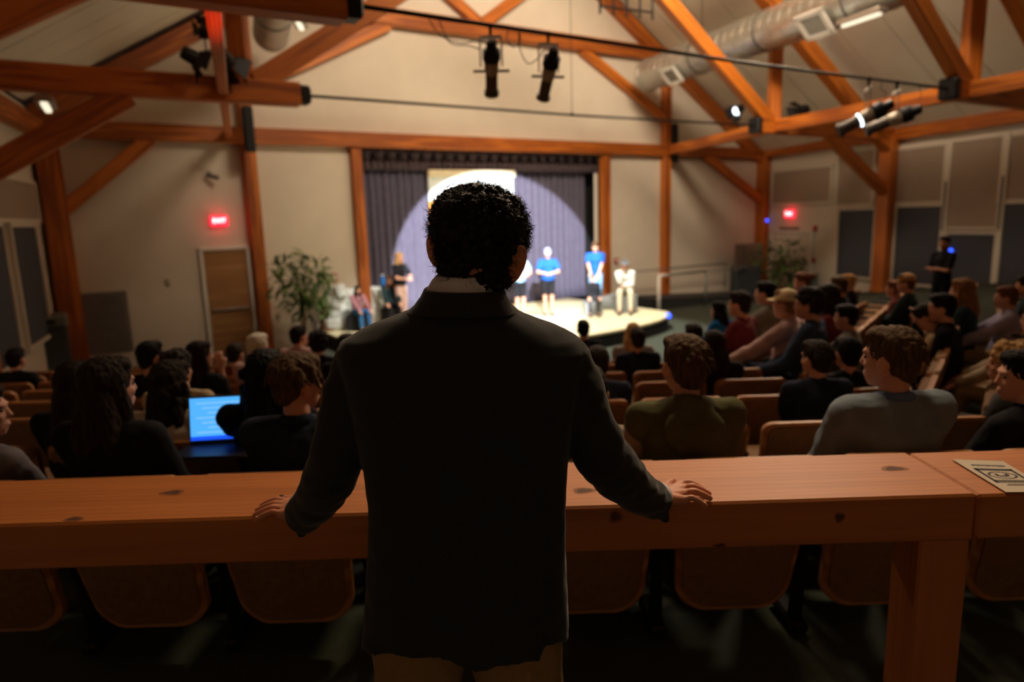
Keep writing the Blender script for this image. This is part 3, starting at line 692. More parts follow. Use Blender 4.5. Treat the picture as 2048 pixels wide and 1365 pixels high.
flood(PY(455, 125, 9.6), (.3, .9, -.6), 'small black flood light half hidden behind the red beam', k=1.2)
flood(PY(408, 62, 9.6), (-.3, .9, .6), 'small black flood light up behind the red beam', k=.8)
flood(PY(1600, 222, 15.9), (-.9, -.1, -.2), 'small black flood light right of the thin tie rod end', k=1.25)
flood(PY(1474, 222, 17.4), (-.75, -.35, -.45), 'small lit spotlight just left of the thin tie rod end', True, k=1.15)
# hanging bar top centre
hb = thing('lighting_bar', 'black bar with hooks hanging at the top edge above the big duct', 'lighting bar', PY(1255, 20, 12))
pa, pb = PY(1200, 12, 12.0), PY(1305, 25, 12.6)
MB().tube([pa, pb], .02, 8).obj('bar', BLACKM, hb)
for k in range(5): q_ = lerp(pa, pb, k/4); MB().tube([q_-Vector((0, 0, .12)), q_+Vector((0, 0, 1.2))], .02, 6).obj('hook', BLACKM, hb)
# tube light fixture below the duct and one on the left
FIX = mat('lit_diffuser', srgb(255, 246, 220), .5, emit=(1, .88, .66, 1), estr=1.1)
def tubefix(px, py, Y, d, L, label):
    p = PY(px, py, Y); d = Vector(d).normalized(); t = thing('ceiling_light', label, 'light', p)
    W, _ = frame_mtx(p-d, p+d); MB().cbox((0, 0, .04), (L, .22, .08), .01).obj('housing', STEEL, t, world=W); MB().cbox((0, 0, -.02), (L-.1, .08, .05), .01).obj('tube', FIX, t, world=W)
tubefix(1722, 38, 12.5, -dirD, .9, 'slim tube light fixture below the end of the big duct')
tubefix(92, 212, 9.8, (.5, -.9, 0), .8, 'slim white tube light on the ceiling at the upper left')
tubefix(598, 46, 13.0, (.1, -1, .1), .6, 'slim tube light beside the left duct end')
# ------------------------------------------------------------------ counter
CZ = .97
n0, n1 = Pz(0, 1052, CZ), Pz(2048, 985, CZ); f0, f1 = Pz(0, 962, CZ), Pz(2048, 897, CZ)
cy0 = (n0.y+n1.y)/2; cy1 = (f0.y+f1.y)/2; th = .12
ct = thing('timber_counter', 'long pine counter the man leans on, knots in the honey-coloured wood', 'counter', (0, (cy0+cy1)/2, 0))
MB().cbox((0, 0, 0), (4.9, cy1-cy0, th), .006).obj('counter_top', PINE, ct, world=Matrix.Translation((-1.0+.0, (cy0+cy1)/2, CZ-th/2)))
pj = PY(1948, 1060, cy0).x
# the long beam ends at pj, a second one continues
ct.children[0].data.vertices.foreach_get
bpy.data.objects.remove(ct.children[0])
MB().cbox((0, 0, 0), (pj+3.4, cy1-cy0, th), .006).obj('beam', PINE, ct, world=Matrix.Translation(((pj-3.4)/2, (cy0+cy1)/2, CZ-th/2)))
MB().cbox((0, 0, 0), (1.6, cy1-cy0, th-.004), .006).obj('beam', PINE, ct, world=Matrix.Translation((pj+.006+.8, (cy0+cy1)/2, CZ-th/2)))
pa_ = PY(1850, 1100, cy0).x; pb_ = PY(1952, 1100, cy0).x
MB().cbox((0, 0, 0), (CZ-th, .12, pb_-pa_), .006).obj('post', PINE, ct, world=Matrix.Translation(((pa_+pb_)/2, cy0+.08, (CZ-th)/2)) @ Matrix.Rotation(R(90), 4, 'Y'))
MB().cbox((0, 0, 0), (CZ-th, .12, .1), .006).obj('post', PINE, ct, world=Matrix.Translation((-3.3, cy0+.08, (CZ-th)/2)) @ Matrix.Rotation(R(90), 4, 'Y'))
MB().cbox((0, 0, 0), (CZ-th, .12, .1), .006).obj('post', PINE, ct, world=Matrix.Translation((pj+1.5, cy0+.08, (CZ-th)/2)) @ Matrix.Rotation(R(90), 4, 'Y'))
KN = mat('knot', srgb(84, 44, 20), .75, var=.4, scale=90); KN2 = mat('knot_ring', srgb(140, 78, 36), .7, var=.3, scale=60)
def knot(c, rx, ry, face):
    mb = MB(); mb2 = MB(); n = 18
    def disc(mb, sx, sy, lift):
        vs = []
        for i in range(n):
            a = 2*math.pi*i/n; k = 1+.12*math.sin(3*a+c[0]*9)
            vs.append((c[0]+sx*k*math.cos(a), c[1]+(sy*k*math.sin(a) if face == 'top' else -lift), c[2]+(lift if face == 'top' else sy*k*math.sin(a))))
        cc = (c[0], c[1]-(lift if face != 'top' else 0), c[2]+(lift if face == 'top' else 0))
        mb.add(vs+[cc], [(i, (i+1) % n, n) for i in range(n)])
    disc(mb2, rx*1.5, ry*1.6, .0004); disc(mb, rx, ry, .0007)
    mb2.obj('knot_ring', KN2, ct); mb.obj('knot', KN, ct)
for (px, py, rx, ry) in ((345, 986, .022, .012), (148, 1039, .016, .009), (1168, 982, .02, .012), (1788, 938, .024, .012)):
    knot(Pz(px, py, CZ), rx, ry, 'top')
for (px, py, rx, ry) in ((1231, 1034, .011, .011), (1679, 1036, .009, .009), (1440, 1092, .012, .004)):
    knot(PY(px, py, cy0), rx, ry, 'front')
# programme leaflet
LEAF = mat('leaflet_paper', srgb(196, 182, 164), .8, var=.03)
INK = mat('leaflet_ink', srgb(44, 38, 36), .8)
lf = thing('leaflet', 'printed cream leaflet with a black crest lying on the right end of the counter', 'leaflet', Pz(1985, 955, CZ))
q = [Pz(1904, 920, CZ+.001), Pz(2006, 924, CZ+.001), Pz(2108, 985, CZ+.001), Pz(2012, 986, CZ+.001)]
MB().slab(q, (0, 0, .0015)).obj('sheet', LEAF, lf)
def lq_(u0, u1, v0, v1, m, z=.0028, nm='print'):
    g = lambda u, v: lerp(lerp(q[0], q[1], u), lerp(q[3], q[2], u), v)+Vector((0, 0, z-.001))
    return MB().slab([g(u0, v0), g(u1, v0), g(u1, v1), g(u0, v1)], (0, 0, .0003))
mb = MB(); rnd = random.Random(3)
def addq(u0, u1, v0, v1, z):
    t_ = lq_(u0, u1, v0, v1, None, z); mb.add(t_.v, t_.f)
u = .2
while u < .85: wd = rnd.uniform(.02, .05); addq(u, u+wd*.7, .17, .20+rnd.uniform(0, .02), .0028); u += wd
addq(.12, .88, .30, .36, .0028); addq(.12, .18, .30, .74, .0028); addq(.82, .88, .30, .74, .0028)
for k in range(14): addq(.12+k*.054, .12+k*.054+.036, .66, .74, .0028)
for i in range(26):
    a = 6.283*i/26; addq(.5+.26*math.cos(a)-.02, .5+.26*math.cos(a)+.02, .51+.10*math.sin(a)-.012, .51+.10*math.sin(a)+.012, .0028)
for (a, b, c_, d_) in ((.36, .43, .47, .54), (.42, .60, .52, .55), (.56, .64, .46, .52)): addq(a, b, c_, d_, .0028)
addq(.3, .7, .78, .79, .0028); addq(.25, .75, .81, .82, .0028)
mb.obj('crest_print', INK, lf)
# ------------------------------------------------------------------ auditorium seats
UPH = mat('brown_upholstery', srgb(128, 92, 58), .9, var=.12, scale=40, bump=.2)
SHELL = wood('seat_shell', srgb(190, 130, 74), srgb(150, 92, 46), .45, 1.2)
SEATLEG = mat('seat_iron', srgb(24, 24, 24), .5, .4)
def seat_outline(w_top, w_bot, z0, z1, rt, rb, inset=0):
    pts = []
    def arc(cx, cz, r, a0, a1, n=5):
        for i in range(n+1):
            a = a0+(a1-a0)*i/n; pts.append((cx+r*math.cos(a), cz+r*math.sin(a)))
    wt, wb = w_top/2-inset, w_bot/2-inset; z0 += inset; z1 -= inset
    arc(wt-rt, z1-rt, rt, 0, math.pi/2); arc(-(wt-rt), z1-rt, rt, math.pi/2, math.pi); arc(-(wb-rb), z0+rb, rb, math.pi, 1.5*math.pi); arc(wb-rb, z0+rb, rb, 1.5*math.pi, 2*math.pi)
    return pts
# seat local frame: +Y faces the stage, back at y = 0 (top) leaning; origin on the floor
def back_y(z, x=0): return .20*(1-(z-.14)/.69)+.06*(x/.27)**2-.0
def shell_mesh(out, off, thick):
    n = len(out); vs = []
    cz = sum(p[1] for p in out)/n
    for sgn in (0, 1):
        for k in (1, .66, .33):
            for p in out:
                x = p[0]*k; z = cz+(p[1]-cz)*k; vs.append(Vector((x, back_y(z, x)+off+sgn*thick, z)))
        vs.append(Vector((0, back_y(cz)+off+sgn*thick, cz)))
    fs = []; H = 3*n+1
    for b_, fl_ in ((0, False), (H, True)):
        for r_ in range(2):
            for j in range(n):
                f = (b_+r_*n+j, b_+r_*n+(j+1) % n, b_+(r_+1)*n+(j+1) % n, b_+(r_+1)*n+j); fs.append(f)
        for j in range(n): fs.append((b_+2*n+j, b_+2*n+(j+1) % n, b_+3*n))
    for j in range(n): fs.append((j, (j+1) % n, H+(j+1) % n, H+j))
    return MB().add(vs, fs).mesh('seat', False)
ME_shell = shell_mesh(seat_outline(.50, .44, .14, .81, .05, .11), 0, .03)
ME_backp = shell_mesh(seat_outline(.50, .44, .14, .81, .04, .10, .022), -.008, .006)
ME_backf = shell_mesh(seat_outline(.50, .44, .42, .81, .04, .05, .02), .03, .04)
ME_pan = MB().cbox((0, .42, .46), (.46, .44, .09), .03).mesh('pan')
ME_pan2 = MB().cbox((0, .42, .405), (.47, .45, .02), .006).mesh('pan2')
mb = MB(); mb.tube([(.28, .24, .90-.30), (.28, .20, .5), (.28, .26, .30), (.28, .30, .02)], [.018, .024, .022, .03], 8); mb.cbox((.28, .36, .03), (.07, .26, .05), .012); mb.cbox((.28, .36, .60), (.045, .30, .03), .01)
ME_leg = mb.mesh('leg')
SEATS = []
def seat(x, y, az, label, group, z=None):
    z = zf(x, y+.3) if z is None else z
    t = thing('auditorium_seat', label, 'seat', (x, y, z), -az, group); SEATS.append((x, y, az))
    I = Matrix()
    link('backrest', ME_shell, SHELL, t, local=I); o = link('back_upholstery', ME_backp, UPH, t, local=I); link('back_cushion', ME_backf, UPH, t, local=I)
    link('seat_cushion', ME_pan, UPH, t, local=I); link('seat_board', ME_pan2, SHELL, t, local=I); link('support_leg', ME_leg, SEATLEG, t, local=I)
ORD = ['first', 'second', 'third', 'fourth', 'fifth', 'sixth', 'seventh', 'eighth', 'ninth', 'tenth', 'eleventh', 'twelfth', 'thirteenth', 'fourteenth', 'fifteenth', 'sixteenth', 'seventeenth', 'eighteenth']
ROWY = [2.2, 3.0, 3.8, 4.6, 5.4, 6.2, 7.0, 7.8]
SP = .56
x583 = PY(583, 1200, 2.36).x; x1455 = PY(1455, 1200, 2.36).x
def bound(y):  # x of the edge between the centre block and the right block
    return (3.6-.174*y)/1.134-.25
for k, y in enumerate(ROWY):
    off = x583 if k == 0 else (PY(1530, 835, 3.0).x+.27+(k-1)*.13)
    xs = [off+SP*i for i in range(-14, 12)]
    xs = [x for x in xs if -.80*y-.6 < x < bound(y)-.25 and not (k >= 6 and x > 0)]
    n = 0
    for i, x in enumerate(xs):
        if k == 0: lab = 'brown upholstered seat in the nearest row behind the counter, %s from the left' % ORD[i]
        else: lab = 'brown upholstered seat in the %s row of the centre block, %s from the left' % (ORD[k], ORD[i])
        seat(x, y, 0, lab, 'seats of the centre block')
RF = Vector((-.81, .59, 0)).normalized(); RD = Vector((.59, .81, 0)).normalized(); RAZ = math.atan2(RF.x, RF.y)
ROWU = [.26+.85*k for k in (-1, 0, 1, 2, 3)]
names = ['rearmost', 'second rearmost', 'middle', 'second', 'front']
# where the row lines start (distance along RD)
def start_t(u):
    for i in range(400):
        t = i*.05; p = RF*u+RD*t
        if p.x > bound(p.y)+.25 and p.y > 2.9: return t
for k, u in enumerate(ROWU):
    t0 = start_t(u)+.1; n = 0
    for i in range(12):
        p = RF*u+RD*(t0+SP*i)
        xr = edge(p.y)[1]
        if p.x > xr-1.3 or p.y > 11.5 or p.x > .80*p.y+.5: continue
        
        seat(p.x, p.y, RAZ, 'seat in the %s row of the angled right block, %s from its near end' % (names[k], ORD[n]), 'seats of the right block'); n += 1
# ------------------------------------------------------------------ people
SKIN = mat('skin', srgb(206, 150, 124), .55, var=.05, sss=.15)
SKIN2 = mat('skin_tan', srgb(170, 112, 86), .55, var=.05, sss=.1)
EYE = mat('eye_dark', srgb(36, 28, 26), .2)
def hairmat(name, col):
    m = mat('hair_'+name, col, .7, var=.45, scale=1, spec=.12)
    if 'done' not in m:
        nt = m.node_tree; n = [x for x in nt.nodes if x.type == 'TEX_NOISE'][0]
        mp = nt.nodes.new('ShaderNodeMapping'); mp.inputs['Scale'].default_value = (90, 90, 12)
        tc = [x for x in nt.nodes if x.type == 'TEX_COORD'][0]
        nt.links.new(tc.outputs['Object'], mp.inputs['Vector']); nt.links.new(mp.outputs['Vector'], n.inputs['Vector'])
        bp = nt.nodes.new('ShaderNodeBump'); bp.inputs['Strength'].default_value = .6; bp.inputs['Distance'].default_value = .01
        nt.links.new(n.outputs['Fac'], bp.inputs['Height']); nt.links.new(bp.outputs['Normal'], nt.nodes['Principled BSDF'].inputs['Normal']); m['done'] = 1
    return m
HAIR = {k: hairmat(k, srgb(*v)) for k, v in dict(black=(24, 20, 20), dark=(44, 35, 29), brown=(80, 60, 42), light=(128, 88, 54), blond=(186, 146, 96), auburn=(104, 64, 42), white=(206, 196, 178)).items()}
def cloth(name, col): return mat('cloth_'+name, srgb(*col), .9, var=.1, scale=14, bump=.15, bscale=90, spec=.15)
def ik(s, h, l1, l2, pole):
    s, h = Vector(s), Vector(h); d = h-s; L = min(d.length, (l1+l2)*.995); d.normalize()
    a = (l1*l1-l2*l2+L*L)/(2*L); r = math.sqrt(max(l1*l1-a*a, 0)); pl = Vector(pole); pl = (pl-d*pl.dot(d)).normalized()
    return s+d*a+pl*r
def seated(lean=0, side=0, hands='lap', up=0):
    J = {}
    J['pel'] = Vector((0, 0, .50)); J['chest'] = Vector((side*.5, -.06+lean*.6, .80)); J['neck'] = Vector((side, -.04+lean, 1.00)); J['head'] = Vector((side, -.005+lean*1.15, 1.135))
    for s, k in ((-1, 'l'), (1, 'r')):
        sh = Vector((side+s*.175, -.05+lean*.9, .945)); J['sh'+k] = sh
        if hands == 'lap': h = Vector((s*.10, .30, .60))
        elif hands == 'chin': h = Vector((side+s*.05, .16+lean*1.2, 1.0)) if s > 0 else Vector((0, .28, .66))
        elif hands == 'cup': h = Vector((side-.10, .36, .86)) if s < 0 else Vector((.08, .28, .62))
        elif hands == 'knee': h = Vector((s*.16, .46, .60))
        elif hands == 'behind': h = Vector((s*.5, -.05, .80))
        J['ha'+k] = h; J['el'+k] = ik(sh, h, .28, .25, (s*.38, -.5, -.8))
        J['hip'+k] = Vector((s*.09, .02, .50)); J['kn'+k] = Vector((s*.13, .43, .53)); J['an'+k] = Vector((s*.13, .48, .10))
        J['toe'+k] = Vector((s*.14, .60, .045))
    J['fwd'] = Vector((0, 1, 0)); return J
def standing(lean=0, hands='side', spread=.09, crouch=0):
    J = {}; J['pel'] = Vector((0, -lean*.2, .93)); J['chest'] = Vector((0, lean*.5, 1.20)); J['neck'] = Vector((0, lean, 1.46)); J['head'] = Vector((0, lean*1.2+.015, 1.615))
    if lean > .2: J['neck'].z -= lean*.3; J['head'].z -= lean*.45
    for s, k in ((-1, 'l'), (1, 'r')):
        sh = Vector((s*.185, lean*.95, J['neck'].z-.055)); J['sh'+k] = sh
        if hands == 'side': h = Vector((s*.27, .06+lean, .90))
        elif hands == 'front': h = Vector((s*.05, .26+lean, 1.12))
        elif hands == 'fold': h = Vector((-s*.06, .17+lean, 1.16))
        elif hands == 'down': h = Vector((s*.10, .34+lean, .98))
        J['ha'+k] = h; J['el'+k] = ik(sh, h, .29, .26, (s, -.4, -.3))
        J['hip'+k] = Vector((s*.09, 0, .90)); J['kn'+k] = Vector((s*spread, .02, .50)); J['an'+k] = Vector((s*spread, -.02, .09)); J['toe'+k] = Vector((s*(spread+.02), .11, .045))
    return J
def head_shape(mb, H, k=1.0, fem=False):
    """head in its own frame H (face toward +y)"""
    R3 = H.to_3x3()
    def e(c, r): mb.ell(H @ (Vector(c)*k), [q*k for q in r], R3)
    e((0, -.012, .028), (.074, .094, .096)); e((0, .012, -.02), (.064, .074, .085)); e((0, .034, -.062), (.046, .050, .048)); e((0, .052, -.092), (.024, .022, .018))
    mb.chain([H @ (Vector(q)*k) for q in ((0, .083, .012), (0, .096, -.020))], [.009*k, .0115*k], 8)
    e((0, .080, -.058), (.022, .012, .010)); e((0, .078, .030), (.045, .012, .012)); e((.033, .06, -.02), (.02, .02, .02)); e((-.033, .06, -.02), (.02, .02, .02))
    for s in (-1, 1):
        mb.ell(H @ (Vector((s*.079, -.004, -.010))*k), [.010*k, .020*k, .033*k], R3 @ Matrix.Rotation(s*-.35, 3, 'Z'))
def hand_shape(mb, w, d, up, k=1.0, curl=.5, side=1):
    """five-fingered hand at wrist w pointing along d, back of the hand toward up"""
    d = Vector(d).normalized(); up = Vector(up); up = (up-d*up.dot(d)).normalized(); r = d.cross(up)*side
    P = lambda a, b, c: Vector(w)+(d*a+r*b+up*c)*k
    mb.ell(P(.045, 0, 0), (.0, 0, 0)) if False else None
    for b in (-.026, -.009, .009, .026): mb.capsule(P(.005, b*.7, 0), P(.085, b, 0), .017*k, .013*k, 8)
    for b, L in ((-.028, .055), (-.010, .068), (.010, .074), (.028, .066)):
        p0 = P(.088, b, 0); p1 = P(.088+L*.5, b*1.1, -.008*curl*2); p2 = P(.088+L*(.95-.3*curl), b*1.12, -.035*curl*1.6)
        mb.chain([p0, p1, p2], [.0105*k, .0095*k, .008*k], 8)
    mb.chain([P(.02, .028, -.004), P(.05, .050, -.014), P(.080, .058, -.022)], [.014*k, .011*k, .009*k], 8)
def body_mesh(J, H, voxel, k=1.0, bare_arms=True, bare_legs=False):
    mb = MB(); head_shape(mb, H)
    hc = H.translation; nk = J['neck']
    mb.chain([nk+Vector((0, -.012, -.05)), nk+Vector((0, -.008, .03)), hc+(H.to_3x3() @ Vector((0, -.022, -.045)))], [.062, .052, .050], 14)
    mb.ell(J['chest']*.55+J['neck']*.45-Vector((0, 0, .02)), (.14, .085, .14)); mb.ell(J['chest']*.7+J['pel']*.3, (.13, .09, .16)); mb.ell(J['pel'], (.14, .10, .12))
    mb.capsule(J['shl'], J['shr'], .048, .048)
    for s, q in ((-1, 'l'), (1, 'r')):
        mb.chain([J['sh'+q], J['el'+q], J['ha'+q]], [.046, .037, .026], 12)
        dd = (J['ha'+q]-J['el'+q]); hand_shape(mb, J['ha'+q], dd, Vector((0, -.2, 1)), 1.0, .6, s)
        mb.chain([J['hip'+q], J['kn'+q], J['an'+q]], [.080, .052, .036], 12); mb.capsule(J['an'+q], J['toe'+q], .036, .03)
        mid = J['kn'+q]*.65+J['an'+q]*.35; mb.ell(mid+Vector((0, -.012, 0)), (.05, .05, .10))
    return remesh(mb, voxel, 3)
def top_mesh(J, voxel, sleeve=1.0, fat=1.0, hood=False, skirt=False, seed=0):
    mb = MB(); f = fat; g = .015*f
    mb.ell(J['chest']*.5+J['neck']*.5-Vector((0, 0, .035)), (.155+g, .10+g, .13+g)); mb.ell(J['chest']*.8+J['pel']*.2, (.15+g, .11+g, .17)); mb.ell(J['pel']*.7+J['chest']*.3, (.155+g, .12+g, .14))
    mb.capsule(J['shl'], J['shr'], .058+g*.6, .058+g*.6)
    mb.chain([J['neck']+Vector((0, -.01, -.05)), J['neck']+Vector((0, -.008, -.005))], [.085, .064])
    for s, q in ((-1, 'l'), (1, 'r')):
        mb.capsule(J['sh'+q], J['neck']+Vector((s*.04, -.01, -.03)), .055+g*.6, .055)
        e = J['el'+q]
        if sleeve < .9: e2 = J['sh'+q].lerp(e, .62); mb.capsule(J['sh'+q], e2, .058+g*.6, .056+g)
        else: mb.chain([J['sh'+q], e, J['ha'+q].lerp(e, .08)], [.058+g*.6, .050+g, .036+g*.6])
    if hood:
        n = J['neck']; pts = [n+Vector((.075*math.cos(a), -.015-.075*math.sin(a), -.015+.02*math.sin(a))) for a in [R(x) for x in range(-40, 221, 26)]]
        mb.chain(pts, [.026+.026*max(0, math.sin(R(x))) for x in range(-40, 221, 26)], 8)
        mb.ell(n+Vector((0, -.115, -.085)), (.125, .05, .10))
    if skirt: mb.chain([J['pel'], J['hipl'].lerp(J['knl'], .9)+Vector((.04, 0, 0))], [.15, .17])
    def dis(c):
        q = c*9+Vector((seed*7, 0, 0)); return .007*noise.noise(Vector((q.x, q.y, q.z*1.6)))+.004*noise.noise(q*2.5)
    return remesh(mb, voxel, 3, dis)
def legs_mesh(J, voxel, short=False):
    mb = MB(); mb.ell(J['pel'], (.165, .125, .11))
    for q in 'lr':
        if short: mb.capsule(J['hip'+q], J['hip'+q].lerp(J['kn'+q], .72), .098, .085)
        else: mb.chain([J['hip'+q], J['kn'+q], J['an'+q]+Vector((0, 0, .02))], [.100, .072, .056])
    return remesh(mb, voxel, 3, lambda c: .004*noise.noise(c*12))
def shoe_mesh(J, q):
    mb = MB(); a = J['an'+q]; t = J['toe'+q]; mb.capsule(Vector((a.x, a.y-.02, .045)), Vector((t.x, t.y+.02, .040)), .045, .038); mb.box(((a.x+t.x)/2, (a.y+t.y)/2, .012), (.085, .26, .024))
    return remesh(mb, .010, 2)
HC = {}
def hair_mesh(style, voxel=.009, seed=1):
    key = (style, voxel, seed)
    if key in HC: return HC[key]
    mb = MB(); rnd = random.Random(seed)
    amp = .005
    def e(c, r): mb.ell(c, r)
    if style in ('short', 'cap', 'bun', 'pony', 'swept'):
        e((0, -.022, .046), (.084, .100, .092)); e((0, -.052, -.005), (.074, .060, .070)); e((0, -.062, -.05), (.052, .036, .035)); e((0, .03, .095), (.066, .058, .035))
        if style == 'swept':
            for i in range(60):
                a = rnd.uniform(-2.6, 1.2); z = rnd.uniform(.03, .12); rr = math.sqrt(max(.002, .0092-(z-.03)**2)); mb.capsule((rr*math.cos(a), rr*1.1*math.sin(a)-.02, z), (rr*1.15*math.cos(a+.3), rr*1.2*math.sin(a+.3)-.02, z-.04), .011, .005, 7)
            amp = .005
    if style == 'curly':
        e((0, -.022, .046), (.088, .104, .098)); e((0, -.056, -.01), (.078, .060, .075))
        for i in range(150):
            a = rnd.uniform(0, 2*math.pi); z = rnd.uniform(-.05, .135)
            if math.sin(a) > .35 and z < .06: continue
            rr = .094*math.sqrt(max(.05, 1-((z-.035)/.112)**2)); e((rr*math.cos(a), rr*1.1*math.sin(a)-.022, z), [rnd.uniform(.011, .021)]*3)
        amp = .006
    if style in ('long', 'longwavy', 'halfup'):
        e((0, -.020, .044), (.086, .101, .094)); e((0, -.055, -.04), (.088, .062, .11)); e((0, .03, .092), (.066, .058, .035))
        mb.chain([(0, -.06, -.05), (0, -.085, -.18), (0, -.09, -.33)], [.078, .082, .055], 16)
        for s in (-1, 1):
            mb.chain([(s*.066, .0, .03), (s*.082, .005, -.07), (s*.085, .005, -.18), (s*.075, -.01, -.30)], [.026, .028, .030, .018], 10)
            mb.chain([(s*.05, -.05, -.05), (s*.08, -.06, -.18), (s*.07, -.07, -.34)], [.05, .05, .03], 12)
        if style == 'longwavy':
            for i in range(40):
                a = rnd.uniform(math.pi, 2*math.pi); z = rnd.uniform(-.30, .05); e((.10*math.cos(a), -.02+.09*math.sin(a), z), [.024, .024, .03])
        amp = .007
    if style == 'bun': e((0, -.12, .08), (.042, .042, .040))
    if style == 'pony': mb.chain([(0, -.10, .05), (0, -.15, .02), (0, -.145, -.10), (0, -.12, -.2)], [.028, .034, .034, .016])
    st = Vector((70, 70, 14)) if style in ('long', 'longwavy', 'short', 'swept', 'pony') else Vector((60, 60, 60))
    def dis(c):
        q = Vector((c.x*st.x, c.y*st.y, c.z*st.z)); return amp*noise.noise(q)+amp*.6*noise.noise(q*2.3)
    HC[key] = remesh(mb, voxel, 2, dis); return HC[key]
CAPM = None
def cap_meshes():
    global CAPM
    if CAPM is None:
        mb = MB(); n = 20; rs = []
        for i in range(8):
            th = R(90-i*12.2); rs.append([Vector((.091*math.sin(th)*math.cos(2*math.pi*j/n), -.02+.106*math.sin(th)*math.sin(2*math.pi*j/n), .045+.095*math.cos(th))) for j in range(n)])
        mb.rings(rs); a = mb.mesh('cap', True)
        mb = MB(); vs = []
        for z in (0, .006):
            for i in range(11):
                an = R(25+13*i); vs.append(Vector((.088*math.cos(an), -.02+.10*math.sin(an), .05+z)))
            for i in range(11):
                an = R(155-13*i); vs.append(Vector((.085*math.cos(an), -.02+.10*math.sin(an)+.07*math.sin(an), .038+z)))
        m = 22; mb.add(vs, [tuple(range(m-1, -1, -1)), tuple(range(m, 2*m))]+[(j, (j+1) % m, m+(j+1) % m, m+j) for j in range(m)]); CAPM = (a, mb.mesh('brim'))
    return CAPM
CACHE = {}
NP = [0]
def person(pos, az, label, J, pose_key, yaw=0, pitch=0, roll=0, hair='short', hc='brown', top=None, pants=None, sleeve=1.0, fat=1.0, hood=False, collar=None, shorts=False, skin=None, near=False,
           scale=(1, 1, 1), group=None, cap=None, backcap=False, hseed=1, dress=False):
    vx = .008 if near else .013
    H = Matrix.Translation(J['head']) @ Matrix.Rotation(R(-yaw), 4, 'Z') @ Matrix.Rotation(R(-pitch), 4, 'X') @ Matrix.Rotation(R(roll), 4, 'Y')
    t = thing('person', label, 'person', pos, -az, group, scale)
    NP[0] += 1
    k1 = ('b', pose_key, yaw, pitch, roll, vx)
    if k1 not in CACHE: CACHE[k1] = body_mesh(J, H, vx)
    link('body', CACHE[k1], skin or SKIN, t, local=Matrix())
    k2 = ('t', pose_key, sleeve, fat, hood, dress, vx, NP[0] if near else 0)
    if k2 not in CACHE: CACHE[k2] = top_mesh(J, vx, sleeve, fat, hood, dress, NP[0])
    link('hooded_top' if hood else ('shirt' if sleeve < .9 else 'sweater'), CACHE[k2], top, t, local=Matrix())
    k3 = ('l', pose_key, shorts)
    if k3 not in CACHE: CACHE[k3] = legs_mesh(J, .014, shorts)
    link('shorts' if shorts else 'trousers', CACHE[k3], pants, t, local=Matrix())
    for q in 'lr':
        k4 = ('s', pose_key, q)
        if k4 not in CACHE: CACHE[k4] = shoe_mesh(J, q)
        link('shoe', CACHE[k4], MATS.get('shoe') or mat('shoe', srgb(40, 38, 38), .6), t, local=Matrix())
    link('hair', hair_mesh(hair, .006 if near else .010, hseed), HAIR[hc], t, local=H)
    if 'eye' not in CACHE: CACHE['eye'] = MB().ell((0, 0, 0), (.010, .006, .006), n=8, m=6).mesh('eye', True)
    for s in (-1, 1): link('eye', CACHE['eye'], EYE, t, local=H @ Matrix.Translation((s*.030, .075, .008)))
    if cap:
        a, b = cap_meshes(); HH = H @ Matrix.Rotation(R(180), 4, 'Z') @ Matrix.Translation((0, .03, 0)) if backcap else H
        c_ = link('cap', a, cap, t, local=HH); link('brim', b, cap, c_, world=WM[t] @ HH)
    if collar:
        n = J['neck']; pts = [n+Vector((.066*math.cos(a), -.008-.064*math.sin(a), .0+.012*math.sin(a))) for a in [R(x) for x in range(-60, 241, 20)]]
        MB().tube(pts, [.012]+[.016]*(len(pts)-2)+[.012], 8, sx=.6, sy=1.4).obj('collar', collar, t, local=Matrix(), smooth=True)
    return t
SEATH = 1.262
def sit(px, py, d, az, label, yaw=0, lean=0, side=0, hands='lap', k=None, **kw):
    """seated person whose crown is seen at (px, py) at distance d in front; k = row of the right block"""
    r = ray(px, py)
    if k is not None:
        az = math.degrees(RAZ)+(az or 0); rf = r.dot(RF)/r.y; best = d
        for u in ROWU+[3.66, -1.44]:
            if abs(rf) < .12: break
            dk = (u+.24)/rf
            if abs(dk-d)/d < .12 and (best == d or abs(dk-d) < abs(best-d)): best = dk
        d = best
    p = CP+r*(d/r.y); a = R(az)
    J = seated(lean, side, hands); hd = J['head']; f = Vector((math.sin(a), math.cos(a), 0)); rt = Vector((math.cos(a), -math.sin(a), 0))
    root = Vector((p.x, p.y, 0))-f*hd.y-rt*hd.x; z = zf(root.x, root.y)
    s = max(.86, min(1.14, (p.z-z)/SEATH))
    sx_, sy_ = root.x-f.x*.27, root.y-f.y*.27
    near_ = min(((a_-sx_)**2+(b_-sy_)**2)**.5 for a_, b_, c_ in SEATS)
    if near_ > .42: print('NOSEAT', label, round(near_, 2)); seat(sx_, sy_, a, 'seat under the '+label.split(',')[0], 'seats of the right block', z)
    return person((root.x, root.y, z), a, label, J, ('s', lean, side, hands), yaw, scale=(s, s, s), **kw)
C_BLACK = cloth('black', (26, 26, 30)); C_NAVY = cloth('navy', (34, 38, 56)); C_OLIVE = cloth('olive', (88, 86, 58)); C_GREY = cloth('grey_blue', (120, 130, 140)); C_CREAM = cloth('cream', (206, 190, 166))
C_JEAN = cloth('denim', (56, 70, 96)); C_KHAKI = cloth('khaki', (178, 152, 116)); C_TEAL = cloth('teal', (34, 52, 56)); C_PINK = cloth('pinkish', (196, 164, 158)); C_MAROON = cloth('maroon', (110, 44, 44))
